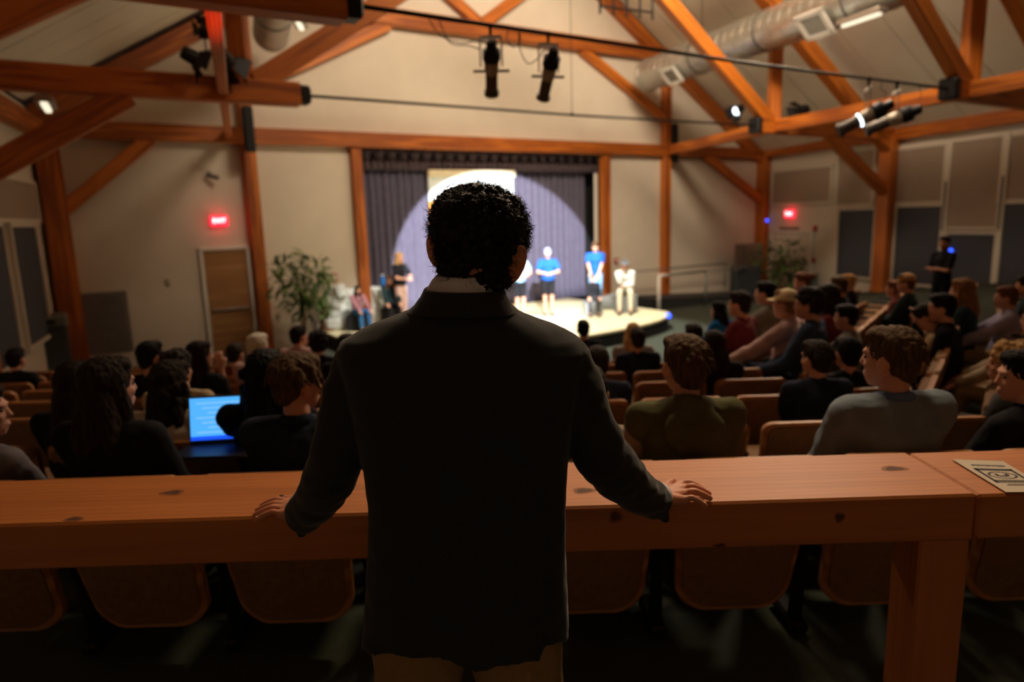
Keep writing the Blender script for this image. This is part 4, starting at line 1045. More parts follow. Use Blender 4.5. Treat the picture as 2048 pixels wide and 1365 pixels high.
C_BLUE = cloth('blue', (30, 110, 190)); C_LBLUE = cloth('light_blue', (140, 190, 235)); C_ROYAL = cloth('royal', (28, 84, 178)); C_WHITE = cloth('white', (224, 226, 220)); C_LAV = cloth('lavender', (170, 165, 196)); C_DGREY = cloth('dark_grey', (66, 66, 68))
# ---- left and centre audience
sit(212, 716, 2.52, 6, 'person with long straight brown hair, dark top, nearest seats at the left behind the counter', yaw=28, hair='long', hc='dark', top=C_BLACK, pants=C_JEAN, near=True)
sit(338, 722, 3.2, 0, 'person with long dark hair and a cream sweater just left of the laptop', yaw=22, hair='longwavy', hc='dark', top=C_CREAM, pants=C_JEAN, near=True)
sit(528, 700, 3.05, 0, 'person with very dark long hair in black just right of the laptop', yaw=5, hair='longwavy', hc='black', top=C_BLACK, pants=C_BLACK, near=True, hseed=4)
sit(592, 708, 2.52, 2, 'short-haired man in a navy sweater, face turned right, left of the suited man', yaw=42, pitch=5, hair='swept', hc='brown', top=C_NAVY, pants=C_JEAN, near=True, fat=1.3, collar=C_NAVY)
sit(-42, 770, 2.52, 20, 'person cut by the left edge with only the face showing', yaw=50, hair='short', hc='dark', top=cloth('striped_grey', (110, 104, 110)), pants=C_DGREY, near=True, hands='lap')
sit(30, 697, 6.4, 5, 'small dark-haired person at the far left below the wall panels', yaw=0, hair='short', hc='black', top=C_BLACK, pants=C_BLACK)
sit(148, 724, 3.2, 0, 'dark-haired person in black half hidden left of the long-haired girl', yaw=10, hair='long', hc='dark', top=C_BLACK, pants=C_BLACK)
sit(300, 683, 4.8, 0, 'person with short black hair and a pale cheek behind the cream sweater', yaw=30, hair='short', hc='black', top=C_BLACK, pants=C_BLACK)
sit(352, 704, 4.0, 0, 'person with wavy dark hair and a beige jacket two rows past the laptop', yaw=18, hair='curly', hc='dark', top=cloth('beige_jacket', (190, 166, 130)), pants=C_JEAN)
sit(398, 683, 5.1, 15, 'person in a black tee with dark hair and bare arms, looking right', yaw=35, hair='long', hc='dark', top=C_BLACK, pants=C_JEAN, sleeve=.5, hands='chin')
sit(515, 668, 5.6, 8, 'older person with white hair and a pale pink sweater', yaw=20, hair='short', hc='white', top=C_PINK, pants=C_KHAKI)
sit(597, 652, 7.4, 10, 'man with short black hair and a greyish pink shirt near the left plant', yaw=30, hair='short', hc='black', top=C_PINK, pants=C_BLACK)
sit(637, 664, 6.4, 6, 'person with round curly black hair left of the suited man', yaw=5, hair='curly', hc='black', top=C_BLACK, pants=C_BLACK)
sit(692, 668, 5.6, 4, 'dark-haired person mostly hidden behind the left shoulder of the suited man', yaw=5, hair='short', hc='dark', top=C_BLACK, pants=C_BLACK)
sit(470, 690, 6.4, 5, 'person in a dark maroon top low between the white-haired person and the black tee', yaw=10, hair='short', hc='dark', top=C_MAROON, pants=C_BLACK)
sit(1196, 712, 4.1, -2, 'person in a navy top half hidden by the right arm of the suited man', yaw=5, hair='short', hc='dark', top=C_NAVY, pants=C_BLACK)
sit(1178, 770, 2.56, 4, 'person in a beige knit hidden behind the right sleeve of the suited man', yaw=0, lean=.05, hair='short', hc='dark', top=cloth('beige_knit', (150, 130, 112)), pants=C_BLACK, near=True)
sit(1166, 640, 7.9, -4, 'dark silhouette with a round head just below the stage edge', yaw=0, hair='short', hc='black', top=C_BLACK, pants=C_BLACK)
sit(1275, 656, 6.2, -2, 'person in a navy top with dark pinned hair, in front of the blond person', yaw=0, hair='bun', hc='dark', top=C_NAVY, pants=C_BLACK)
sit(1266, 646, 6.95, 5, 'blond long-haired person facing the stage in the front centre rows', yaw=0, hair='long', hc='blond', top=cloth('pale_grey', (150, 148, 146)), pants=C_JEAN)
sit(1367, 671, 2.52, -3, 'boy with wavy brown hair in an olive hooded sweatshirt', yaw=-14, hair='swept', hc='brown', top=C_OLIVE, pants=C_JEAN, hood=True, near=True, fat=1.25, hseed=3)
sit(1306, 760, 3.2, 0, 'person in a pale grey sweatshirt hidden behind the olive hood', yaw=0, hair='short', hc='dark', top=cloth('pale_sweat', (170, 164, 158)), pants=C_JEAN) if False else None
sit(1428, 662, 4.85, -3, 'person with long dark brown hair two rows ahead of the olive hood', yaw=-5, hair='long', hc='dark', top=C_BLACK, pants=C_BLACK)
sit(1386, 648, 6.2, -8, 'dark-haired person low in the front rows left of the blue jacket', yaw=-20, hair='short', hc='dark', top=C_BLACK, pants=C_BLACK)
sit(1632, 682, 3.85, -4, 'man with thick dark hair in a black tee, two rows beyond the counter', yaw=-20, hair='swept', hc='dark', top=C_NAVY, pants=C_BLACK, near=True, fat=1.1, hseed=5)
sit(1694, 690, 4.2, -6, 'dark-haired person just right of the man in the black tee', yaw=-5, hair='short', hc='black', top=C_BLACK, pants=C_BLACK)
sit(1782, 655, 2.46, -5, 'boy with thick wavy brown hair in a grey-blue sweater with a polo collar', yaw=-38, hair='swept', hc='brown', top=C_GREY, pants=C_KHAKI, near=True, fat=1.9, collar=cloth('polo_blue', (90, 110, 150)), hseed=2)
sit(2045, 724, 2.6, -25, 'dark-haired person in a black top at the right edge, face in profile to the left', yaw=-50, hair='short', hc='black', top=C_BLACK, pants=C_BLACK, near=True)
# ---- right block
sit(1436, 603, 9.3, 8, 'dark-haired person in a bright blue jacket by the stage corner', k=1, yaw=-10, hair='long', hc='black', top=C_BLUE, pants=C_JEAN)
sit(1478, 583, 7.6, 4, 'dark-haired person in a maroon sweater behind the blue jacket', k=1, yaw=-5, hair='short', hc='dark', top=C_MAROON, pants=C_BLACK)
sit(1530, 563, 8.0, 4, 'young man in a pale grey shirt with short dark hair, profile to the left', k=1, yaw=-10, hair='short', hc='black', top=cloth('grey_shirt', (140, 138, 130)), pants=C_TEAL, hands='knee')
sit(1570, 580, 6.2, 2, 'person in a cream cap and pale pink sweatshirt', k=1, yaw=0, hair='short', hc='light', top=C_PINK, pants=C_JEAN, cap=cloth('cream_cap', (220, 200, 160)), hands='knee')
sit(1604, 545, 9.3, 6, 'person with auburn hair in a lavender shirt in front of the right plant', k=1, yaw=-30, hair='bun', hc='auburn', top=C_LAV, pants=C_JEAN)
sit(1616, 578, 6.5, 0, 'person with dark hair in a blue denim shirt right of the cream cap', k=1, yaw=-25, hair='curly', hc='dark', top=C_JEAN, pants=C_BLACK)
sit(1654, 569, 6.5, 0, 'pale-faced person with long dark hair in a dark red top', k=1, yaw=-15, hair='long', hc='dark', top=C_MAROON, pants=C_BLACK)
sit(1676, 554, 8.4, 4, 'brown-haired person in profile just behind the pale-faced one', k=1, yaw=-20, hair='short', hc='brown', top=C_BLACK, pants=C_BLACK)
sit(1696, 549, 9.6, 6, 'fair-haired person farthest back in the right block near the charcoal panel', k=1, yaw=-10, hair='short', hc='blond', top=C_BLACK, pants=C_BLACK)
cupm = sit(1692, 610, 5.9, 0, 'man with short dark hair and greyish shirt holding a white cup', k=1, yaw=-8, hair='short', hc='black', top=cloth('taupe_shirt', (132, 122, 112)), pants=C_DGREY, hands='cup')
sit(1812, 548, 8.0, 2, 'person in a tan cap and dark jacket right of the timber post', k=1, yaw=-5, hair='short', hc='brown', top=C_TEAL, pants=C_BLACK, cap=cloth('tan_cap', (160, 120, 80)))
sit(1785, 562, 8.4, 5, 'red-faced person leaning forward beside the timber post', k=1, lean=.08, yaw=-5, hair='short', hc='auburn', top=cloth('rose', (150, 90, 90)), pants=C_BLACK)
sit(1925, 558, 6.2, 2, 'person with long light brown hair in a dark green top before the standing person', k=1, yaw=5, hair='long', hc='light', top=C_TEAL, pants=C_BLACK)
sit(1882, 588, 5.3, 0, 'person in black with a hand raised to the face in the right block', k=1, yaw=-10, hair='short', hc='black', top=C_BLACK, pants=C_BLACK, hands='chin', lean=.05)
sit(1843, 618, 5.4, 0, 'person in a tan jacket bending forward in the right block', k=1, lean=.2, yaw=0, pitch=30, hair='short', hc='dark', top=C_KHAKI, pants=C_BLACK, hands='knee')
sit(2012, 580, 6.0, 0, 'person in a greyish lavender top near the right edge', k=1, yaw=-10, hair='short', hc='auburn', top=C_LAV, pants=C_KHAKI, hands='knee')
sit(2052, 560, 6.6, 0, 'person in a dark top at the far right edge', k=1, yaw=-5, hair='short', hc='dark', top=C_TEAL, pants=C_KHAKI)
sit(2018, 688, 3.4, -45, 'curly blond person in profile to the left at the right edge', yaw=-15, hair='curly', hc='blond', top=C_DGREY, pants=C_KHAKI, near=True)
sit(2075, 610, 4.6, -50, 'person in beige trousers leaning back at the right edge', yaw=0, hair='short', hc='brown', top=cloth('oat', (190, 172, 146)), pants=C_KHAKI, hands='knee')
# cup held by the man
cp_ = PY(1638, 668, WM[cupm].translation.y+.05)
tc_ = thing('paper_cup', 'white paper cup held up by the man in the greyish shirt', 'cup', (cp_.x, cp_.y, cp_.z-.07)); MB().tube([(0, 0, 0), (0, 0, .11), (0, 0, .115), (0, 0, .125)], [.030, .042, .046, .044], 16).obj('cup_body', mat('paper_cup', srgb(235, 228, 216), .6), tc_, local=Matrix())
# laptop
lp = PY(448, 838, 3.0); tl = thing('laptop', 'open laptop with a bright blue screen between the cream sweater and the dark-haired person', 'laptop', (lp.x, lp.y, lp.z-.13))
WL_ = Matrix.Translation((lp.x, lp.y, lp.z)) @ Matrix.Rotation(R(6), 4, 'Z') @ Matrix.Rotation(R(-12), 4, 'X')
MB().cbox((0, .008, 0), (.31, .012, .215), .004).obj('lid', mat('laptop_grey', srgb(60, 60, 64), .4, .5), tl, world=WL_)
SCR = mat('screen_glow', srgb(60, 150, 240), .3, emit=(.08, .42, .95, 1), estr=1.1, var=.02)
MB().box((0, 0, .004), (.295, .003, .19)).obj('screen', SCR, tl, world=WL_)
mb = MB(); 
for i in range(7): mb.box((-.02+.01*(i % 3), -.002, .075-i*.022), (.2-.03*(i % 3), .001, .005))
mb.obj('text_lines', mat('screen_text', srgb(120, 190, 250), .3, emit=(.3, .6, 1, 1), estr=.9), tl, world=WL_)
MB().box((0, -.002, -.083), (.295, .001, .018)).obj('task_bar', mat('screen_bar', srgb(20, 60, 200), .3, emit=(.01, .08, .8, 1), estr=1.2), tl, world=WL_)
MB().cbox((lp.x, lp.y-.09, lp.z-.115), (.33, .22, .014), .004).obj('keyboard_base', MATS['laptop_grey'], tl)
# ---- standing person at the right wall
def stand(px, py_top, d, az, label, lean=0, hands='side', foot=None, k=1.0, spread=.09, **kw):
    p = PY(px, py_top, d); J = standing(lean, hands, spread); a = R(az); hd = J['head']; f = Vector((math.sin(a), math.cos(a), 0))
    root = Vector((p.x, p.y, 0))-f*hd.y; z = zf(root.x, root.y) if foot is None else foot
    s = (p.z-z)/(hd.z+.135); s = max(.84, min(1.1, s))*k
    return person((root.x, root.y, z), a, label, J, ('st', lean, hands, spread), scale=(s, s, s), **kw)
wp = rpos(1885, 560)
stand(1888, 488, 10.5, -105, 'person in black standing with folded arms against the charcoal panel', hands='fold', yaw=-10, hair='short', hc='black', top=C_BLACK, pants=C_BLACK, sleeve=.5, skin=SKIN2)
# ---- performers
def sp(px, py): return Pz(px, py, STZ+.012).y
SF = STZ+.012
stand(1095, 497, 16.5, 180, 'performer in a blue tee, black shorts and pale cap facing the hall', hands='front', foot=SF, pitch=20, hair='short', hc='light', top=C_ROYAL, pants=C_BLACK, sleeve=.5, shorts=True, cap=cloth('pale_cap', (170, 180, 220)), fat=1.6)
stand(1038, 500, 16.2, 150, 'performer in light blue top and black shorts just beside the head of the suited man', hands='front', foot=SF, hair='short', hc='light', top=C_LBLUE, pants=C_BLACK, sleeve=.5, shorts=True)
stand(1190, 484, 17.1, 190, 'performer in a royal blue tee leaning over the seated one in black', lean=.12, hands='down', foot=SF, pitch=25, hair='short', hc='brown', top=C_ROYAL, pants=C_LBLUE, sleeve=.5)
stand(798, 505, 15.9, 120, 'performer with long blond hair in a black dress at the left of the stage', hands='front', foot=SF, yaw=0, hair='long', hc='blond', top=C_BLACK, pants=C_PINK, sleeve=.5, fat=1.2)
def perf_sit(px, py, d, az, label, **kw):
    p = PY(px, py, d); a = R(az); lean = kw.pop('lean', .05); hands = kw.pop('hands', 'knee'); J = seated(lean, 0, hands); hd = J['head']; f = Vector((math.sin(a), math.cos(a), 0))
    root = Vector((p.x, p.y, 0))-f*hd.y; foot = kw.pop('foot', SF); s = max(.75, min(1.15, (p.z-foot)/SEATH))
    t = person((root.x, root.y, foot), a, label, J, ('s', lean, 0, hands), scale=(s, s, s), **kw)
    return root, s, f
BXM = mat('block_grey', srgb(120, 122, 120), .8); BXW = mat('block_white', srgb(214, 220, 216), .8, var=.12, scale=5)
def block(root, s, lab, m, w=.44, foot=SF):
    h = .42*s; t = thing('stage_block', lab, 'block', (root.x, root.y, foot)); MB().cbox((0, -.02, h/2), (w, w, h), .015).obj('box', m, t, local=Matrix()); MB().cbox((0, -.02, h-.005), (w+.02, w+.02, .02), .005).obj('lid', m, t, local=Matrix())
r1 = perf_sit(1186, 550, 16.35, 180, 'seated performer in black on a grey block under the leaning one', hair='short', hc='dark', top=C_BLACK, pants=C_DGREY, lean=.1)
block(r1[0], r1[1], 'grey stage block under the seated performer in black', BXM)
r2 = perf_sit(1250, 521, 16.6, 190, 'seated performer all in white with a grey cap at the right of the stage', hair='short', hc='dark', top=C_WHITE, pants=cloth('bone', (214, 206, 184)), cap=cloth('grey_cap', (140, 150, 160)), hands='chin', lean=.16)
block(r2[0], r2[1], 'grey stage block under the performer in white', BXM, .5)
r3 = perf_sit(716, 572, 15.2, 140, 'seated performer in a dusty pink top and blue jeans at the left of the stage', hair='long', hc='dark', top=cloth('mauve', (170, 120, 130)), pants=cloth('bright_jean', (60, 120, 180)), lean=.12)
block(r3[0], r3[1], 'low dark block under the performer in blue jeans', MATS['stage_skirt'])
r4 = perf_sit(779, 552, 15.9, 160, 'seated performer in dark clothes with reddish hair beside the blond one', hair='long', hc='auburn', top=C_TEAL, pants=C_BLACK)
block(r4[0], r4[1], 'low dark block under the red-haired performer', MATS['stage_skirt'])
# white rock-like stage pieces behind the left performers
for i, (px, y0, y1, Y, wd, lab) in enumerate(((690, 575, 660, 15.8, .75, 'tall white crumpled set piece behind the performer in jeans'), (742, 572, 650, 16.3, .6, 'narrow white set piece with a ragged edge left of the dark performer'), (668, 570, 672, 15.5, .42, 'white ragged set piece nearest the left plant'), (1225, 590, 628, 17.4, .9, 'low grey bench behind the two seated performers'))):
    p = PY(px, y0, Y); h = p.z-SF; t = thing('set_piece', lab, 'set piece', (p.x, p.y, SF)); mb = MB(); rnd = random.Random(i)
    for j in range(9):
        cx, cz = rnd.uniform(-wd*.35, wd*.35), rnd.uniform(.1, .9)*h; mb.box((cx, rnd.uniform(-.08, .08), cz), (wd*.4, .24, h*.3), Matrix.Rotation(rnd.uniform(-.5, .5), 3, 'Y') @ Matrix.Rotation(rnd.uniform(-.4, .4), 3, 'Z'))
    mb.box((0, 0, h*.5), (wd*.75, .22, h*.94)); mb.box((0, 0, .1), (wd, .34, .2))
    link('block_body', remesh(mb, .035, 2, lambda c: .03*noise.noise(c*4)), BXM if i == 3 else BXW, t, local=Matrix())
# spike tape / small blue bottle
bt = PY(766, 563, 15.9); t = thing('water_bottle', 'small bright blue bottle on the white set piece', 'bottle', bt); MB().tube([(0, 0, -.09), (0, 0, .06), (0, 0, .09), (0, 0, .13)], [.05, .05, .025, .025], 12).obj('bottle_body', C_BLUE, t, local=Matrix()); MB().tube([(0, 0, .13), (0, 0, .16)], .028, 10).obj('lid', C_WHITE, t, local=Matrix())
# ---- plants
LEAFM = mat('plant_leaf', srgb(104, 140, 66), .5, var=.35, scale=3); LEAFD = mat('plant_leaf_dark', srgb(66, 96, 46), .5, var=.3, scale=3)
BARK = mat('bark', srgb(110, 84, 60), .9); POT = mat('pot_basket', srgb(120, 84, 50), .8)
def plant(base, h, crown_r, crown_h, label, n=260, seed=1, ls=1.0):
    rnd = random.Random(seed); t = thing('potted_tree', label, 'plant', base)
    MB().tube([(0, 0, 0), (0, 0, .04), (0, 0, .34), (0, 0, .36)], [.17, .19, .23, .24], 18).obj('pot', POT, t, local=Matrix()); MB().tube([(0, 0, .30), (0, 0, .33)], .21, 16).obj('soil', BARK, t, local=Matrix())
    top = h-crown_h*.5
    for k in range(3):
        a = k*2.1; MB().tube([(.03*math.cos(a), .03*math.sin(a), .3), (.05*math.cos(a+1), .05*math.sin(a+1), h*.35), (.03*math.cos(a+2), .03*math.sin(a+2), h*.6), (.12*math.cos(a+3), .12*math.sin(a+3), top)], [.022, .02, .017, .01], 7).obj('trunk', BARK, t, local=Matrix(), smooth=True)
    L = MB().add([(0, 0, 0), (.018, .05, .004), (0, .055, -.004), (-.018, .05, .004), (.02, .10, -.004), (0, .105, -.012), (-.02, .10, -.004), (0, .16, -.03)],
                 [(0, 1, 2), (0, 2, 3), (1, 4, 5, 2), (3, 2, 5, 6), (4, 7, 5), (6, 5, 7)]).mesh('leaf')
    for i in range(n):
        while True:
            q = Vector((rnd.uniform(-1, 1), rnd.uniform(-1, 1), rnd.uniform(-1, 1)))
            if q.length < 1: break
        lump = 1+.25*noise.noise(q*2.2+Vector((seed, 0, 0))); pos = Vector((q.x*crown_r*lump, q.y*crown_r*lump, top+q.z*crown_h*.5*lump))
        if q.z < -.3: pos.x *= .6; pos.y *= .6
        W = Matrix.Translation(pos) @ Matrix.Rotation(rnd.uniform(0, 6.28), 4, 'Z') @ Matrix.Rotation(rnd.uniform(-.9, .5), 4, 'X') @ Matrix.Rotation(rnd.uniform(-.6, .6), 4, 'Y') @ Matrix.Scale(rnd.uniform(1.3, 2.3)*ls, 4)
        link('leaf', L, LEAFM if rnd.random() < .55 else LEAFD, t, local=W)
    for k in range(12):
        a = rnd.uniform(0, 6.28); e = Vector((crown_r*.8*math.cos(a), crown_r*.8*math.sin(a), top+rnd.uniform(-.3, .45)*crown_h))
        MB().tube([(0, 0, top-crown_h*.35), (e.x*.5, e.y*.5, (top+e.z)/2-.05), tuple(e)], [.01, .007, .003], 5).obj('branch', BARK, t, local=Matrix())
b = PY(612, 700, 13.9); plant(Vector((b.x, b.y, LOW)), PY(605, 494, 13.9).z-LOW, .66, 1.45, 'tall potted ficus left of the stage in front of the wall', n=290, seed=2)
pr_ = PY(1557, 560, 21.3); plant(Vector((pr_.x, pr_.y, LOW)), PY(1556, 470, pr_.y).z-LOW, .85, 1.7, 'bushy potted tree by the right exit door', n=280, seed=5)
b2 = PY(648, 660, 15.3); plant(Vector((b2.x, b2.y, LOW)), PY(645, 572, 15.3).z-LOW, .25, .8, 'thin sparse potted plant between the ficus and the white set piece', n=60, seed=8, ls=.6)
# dark loudspeaker cabinet beside the right plant
qd = PY(1500, 560, 20.6); t = thing('floor_speaker', 'black cabinet standing left of the right plant', 'cabinet', (qd.x-.15, qd.y, LOW)); hh = PY(1500, 532, 20.6).z-LOW
MB().cbox((0, 0, hh/2), (.75, .5, hh), .03).obj('cabinet', mat('cabinet_black', srgb(38, 42, 44), .7), t, local=Matrix()); MB().cbox((0, -.26, hh/2), (.62, .02, hh-.12), .01).obj('cloth_front', MATS['speaker_cloth'], t, local=Matrix())
qd = rpos(1630, 565)+NR*.5; t = thing('side_table', 'small teal cabinet under the right exit door boxes', 'cabinet', (qd.x, qd.y, LOW)); hh = PY(1630, 548, qd.y).z-LOW
MB().cbox((0, 0, hh/2), (.75, .4, hh), .02).obj('cabinet', mat('teal_cabinet', srgb(84, 104, 100), .7), t, local=Matrix()); MB().cbox((0, 0, hh), (.82, .46, .04), .01).obj('cabinet_top', MATS['teal_cabinet'], t, local=Matrix())
# ------------------------------------------------------------------ the man in the suit jacket
SUIT = mat('suit_wool', srgb(42, 43, 46), .85, var=.12, scale=220, bump=.1, bscale=500, spec=.2, sheen=.2)
SHIRT = mat('white_shirt', srgb(214, 212, 222), .8, var=.02)
KHAKI = mat('khaki_twill', srgb(150, 118, 78), .9, var=.08, scale=60)
SKINM = mat('man_skin', srgb(206, 138, 106), .5, var=.06, sss=.35)
MHAIR = mat('man_hair', srgb(30, 22, 20), .45, var=.3, scale=80, spec=.2)
fx = Pz(925, 1350, .0); man = thing('person', 'man in a dark suit jacket seen from behind, hands spread on the counter', 'person', (-.1, 1.32, 0))
# jacket
rows = [(600, 852, 1000, 1.365, .066), (612, 838, 1012, 1.36, .078), (624, 806, 1042, 1.36, .088), (640, 765, 1083, 1.36, .097), (657, 724, 1126, 1.36, .104), (676, 692, 1158, 1.36, .110), (700, 676, 1174, 1.355, .118), (745, 684, 1164, 1.35, .128), (800, 698, 1155, 1.34, .134),
        (870, 716, 1143, 1.33, .132), (935, 731, 1133, 1.32, .126), (1000, 738, 1131, 1.31, .124), (1080, 740, 1131, 1.30, .130), (1170, 736, 1134, 1.30, .140), (1235, 732, 1135, 1.30, .146)]
NS = 72
def ring(xl, xr, yy, Yc, hd, zfun=None, ex=2.6):
    L_ = PY(xl, yy, Yc); R_ = PY(xr, yy, Yc); c = (L_+R_)/2; h = (R_-L_)/2; out = []
    for j in range(NS):
        a = 2*math.pi*j/NS; ca, sa = math.cos(a), math.sin(a)
        ca = math.copysign(abs(ca)**(2/ex), ca); sa = math.copysign(abs(sa)**(2/ex), sa)
        p = c+h*ca+Vector((0, hd*sa, 0))
        if zfun: p = zfun(p, a)
        out.append(p)
    return out
hem_px = [(728, 1303), (760, 1310), (830, 1312), (880, 1320), (925, 1334), (965, 1352), (990, 1340), (1010, 1330), (1045, 1332), (1080, 1331), (1090, 1331), (1093, 1288), (1115, 1284), (1136, 1284)]
def hemz(x, Yc):
    pts = [PY(a, b, Yc-.13) for a, b in hem_px]
    if x <= pts[0].x: return pts[0].z
    for p, q in zip(pts, pts[1:]):
        if p.x <= x <= q.x: return p.z+(q.z-p.z)*(x-p.x)/max(1e-6, q.x-p.x)
    return pts[-1].z
xv = PY(1091, 1240, 1.17).x
def hem(p, a, off=0):
    q = p.copy(); k = 1 if math.sin(a) < .15 else 0
    r_ = CP.copy(); w_ = (p-CP).dot(cF); ux = (p-CP).dot(right)/w_*F+1024
    for (a0, b0), (a1, b1) in zip(hem_px, hem_px[1:]):
        if a0 <= ux <= a1: hy = b0+(b1-b0)*(ux-a0)/(a1-a0); break
    else: hy = 1303 if ux < 900 else 1284
    q.z = (PY(ux, hy, p.y).z if math.sin(a) < .1 else PY(930, 1300, 1.30).z)+off
    q.y += .006*math.sin(p.x*70)+.004*math.sin(p.x*33+1); return q
def ventf(p, a):
    q = p.copy()
    if math.sin(a) < 0: q.y += .010*math.exp(-((p.x-xv)/.006)**2); q.y += .003*math.sin(p.x*60)
    return q
rs = []
for i, (yy, xl, xr, Yc, hd) in enumerate(rows): rs.append(ring(xl, xr, yy, Yc, hd, ventf if yy > 1150 else None, 2.2 if yy < 660 else 2.5))
rs.append(ring(728, 1136, 1300, 1.30, .150, hem)); inner = [p.copy() for p in rs[-1]]
cc = sum(inner, Vector())/NS
rs.append([cc+(p-cc)*.86+Vector((0, 0, .001)) for p in inner]); rs.append([cc+(p-cc)*.84+Vector((0, 0, .09)) for p in inner])
jk = MB().rings(rs)
def pth(l): return [PY(a, b, c) for a, b, c, d in l], [d for a, b, c, d in l]
SLL = [(716, 712, 1.355, .045), (700, 775, 1.345, .052), (690, 840, 1.33, .053), (676, 905, 1.32, .056), (660, 955, 1.34, .056), (636, 1000, 1.40, .050), (607, 1030, 1.47, .044)]
SLR = [(1134, 712, 1.355, .045), (1154, 775, 1.345, .054), (1174, 845, 1.33, .056), (1200, 905, 1.33, .058), (1240, 955, 1.38, .056), (1281, 988, 1.45, .049), (1312, 1006, 1.50, .041)]
for SL_, tip in ((SLL, [(607, 1030, 1.47, .036), (604, 1066, 1.455, .012)]), (SLR, [(1312, 1008, 1.50, .034), (1331, 1038, 1.49, .010)])):
    p, r_ = pth(SL_); jk.chain(p[:-1], r_[:-1], 20); 
    d = (p[-1]-p[-2]).normalized(); n_ = 24
    jk.tube([p[-2], p[-2].lerp(p[-1], .5), p[-1]], [r_[-2], (r_[-2]+r_[-1])/2, r_[-1]], 28)
    p, r_ = pth(tip); jk.capsule(p[0], p[1], r_[0], r_[1])
def jdis(c):
    q = c*11; s = .0030*noise.noise(Vector((q.x, q.y, q.z*.8)))+.0018*noise.noise(q*2.6)
    # drag folds on the sleeves
    if abs(c.x+.10) > .24: s += .0035*noise.noise(Vector((c.x*14, c.y*14, c.z*42)))
    return s
link('jacket', remesh(jk, .005, 4, jdis), SUIT, man)
# jacket collar, lapped over the shoulders
crs = []
for (yy, xl, xr, Yc, hd) in ((622, 815, 1038, 1.36, .104), (610, 829, 1024, 1.358, .102), (592, 842, 1013, 1.358, .098), (579, 848, 1008, 1.358, .094), (576, 850, 1006, 1.358, .091), (580, 853, 1003, 1.358, .088), (600, 858, 998, 1.358, .086)): crs.append(ring(xl, xr, yy, Yc, hd, None, 2.2))
MB().rings(crs, cap=False).obj('jacket_collar', SUIT, man, smooth=True)
srs = []
for (yy, xl, xr, Yc, hd) in ((600, 850, 1006, 1.362, .086), (580, 853, 1004, 1.362, .084), (560, 864, 1001, 1.362, .080), (551, 872, 998, 1.362, .077), (549, 875, 995, 1.362, .074), (554, 878, 992, 1.362, .072), (590, 880, 988, 1.362, .070)): srs.append(ring(xl, xr, yy, Yc, hd, None, 2.1))
MB().rings(srs, cap=False).obj('shirt_collar', SHIRT, man, smooth=True)
# centre back seam and side vent as raised piping
bs = [PY(930+(i*.8), 640+i*44, 1.36-.10-.03*math.sin(i/14*3)-.006*i/14) for i in range(3)]
# body
mb = MB()
hcP = PY(954, 492, 1.385); Hm = Matrix.Translation(hcP) @ Matrix.Rotation(R(7), 4, 'Z') @ Matrix.Rotation(R(-14), 4, 'X') @ Matrix.Rotation(R(8), 4, 'Y')
head_shape(mb, Hm, .93)
for (px, py, Y, w_, tilt, tw) in ((869, 500, 1.375, 1.0, -.12, .75), (1029, 531, 1.340, 1.2, .42, -.75)):
    mb.ell(PY(px, py, Y), (.010*w_, .024*w_, .036*w_), Matrix.Rotation(tilt, 3, 'Y') @ Matrix.Rotation(tw, 3, 'Z'))
    mb.ell(PY(px+(5 if px < 950 else -10), py, Y+.004), (.016, .018, .024), Matrix.Rotation(tilt, 3, 'Y'))
nb = PY(932, 640, 1.37); mb.chain([nb, PY(936, 585, 1.375), Hm @ Vector((0, -.03, -.05))], [.058, .053, .054], 18)
mb.ell(PY(928, 760, 1.35), (.16, .085, .16)); mb.ell(PY(930, 960, 1.33), (.15, .09, .20)); mb.ell(PY(930, 1180, 1.31), (.15, .10, .14))
HZ = CZ+.011
def onc(px, py, dz=0): return Pz(px, py, HZ+dz)+Vector((0, 0, 0))
wR = PY(1318, 1004, 1.515); wR.z = max(wR.z, CZ+.03); wL = PY(598, 1024, 1.49); wL.z = max(wL.z, CZ+.03)
elR = PY(1205, 915, 1.34); elL = PY(672, 915, 1.33)
mb.chain([PY(1140, 735, 1.355), elR, PY(1290, 990, 1.46), wR], [.042, .036, .034, .027]); mb.chain([PY(710, 735, 1.355), elL, PY(628, 1006, 1.42), wL], [.042, .036, .034, .027])
def finger(b, t, rb=.0098, rt=.0078, hump=.014):
    b = Vector(b); t = Vector(t); b.z += .006; m1 = b.lerp(t, .36)+Vector((0, 0, hump*.55)); m2 = b.lerp(t, .70)+Vector((0, 0, hump*.3))
    t.z = CZ+rt+.0005; mb.chain([b, m1, m2, t], [rb, rb*.97, rb*.88, rt], 10)
FR = [((1362, 972), (1406, 978), .0092), ((1367, 980), (1417, 986), .0095), ((1370, 990), (1420, 995), .0092), ((1368, 1003), (1411, 1009), .0082)]
FL = [((572, 1008), (524, 1010), .0092), ((568, 1015), (515, 1020), .0095), ((565, 1023), (510, 1029), .0092), ((564, 1032), (513, 1037), .0080)]
for FS, wr_ in ((FR, wR), (FL, wL)):
    for (b, t, r_) in FS:
        B_ = onc(*b, .004); mb.capsule(wr_+Vector((0, 0, -.004)), B_+Vector((0, 0, .002)), .018, .0125, 10); finger(B_, onc(*t), r_, r_*.84)
mb.chain([wR+Vector((.004, .012, -.006)), onc(1333, 972, .006), onc(1346, 963, .0)], [.015, .012, .0092], 10)
mb.chain([wL+Vector((-.004, .012, -.006)), onc(585, 1000, .006), onc(556, 1000, .0)], [.015, .012, .0092], 10)
zt = .0
hipc = PY(930, 1250, 1.31); fl_ = [(-.235, 1.38), (.035, 1.36)]
legJ = []
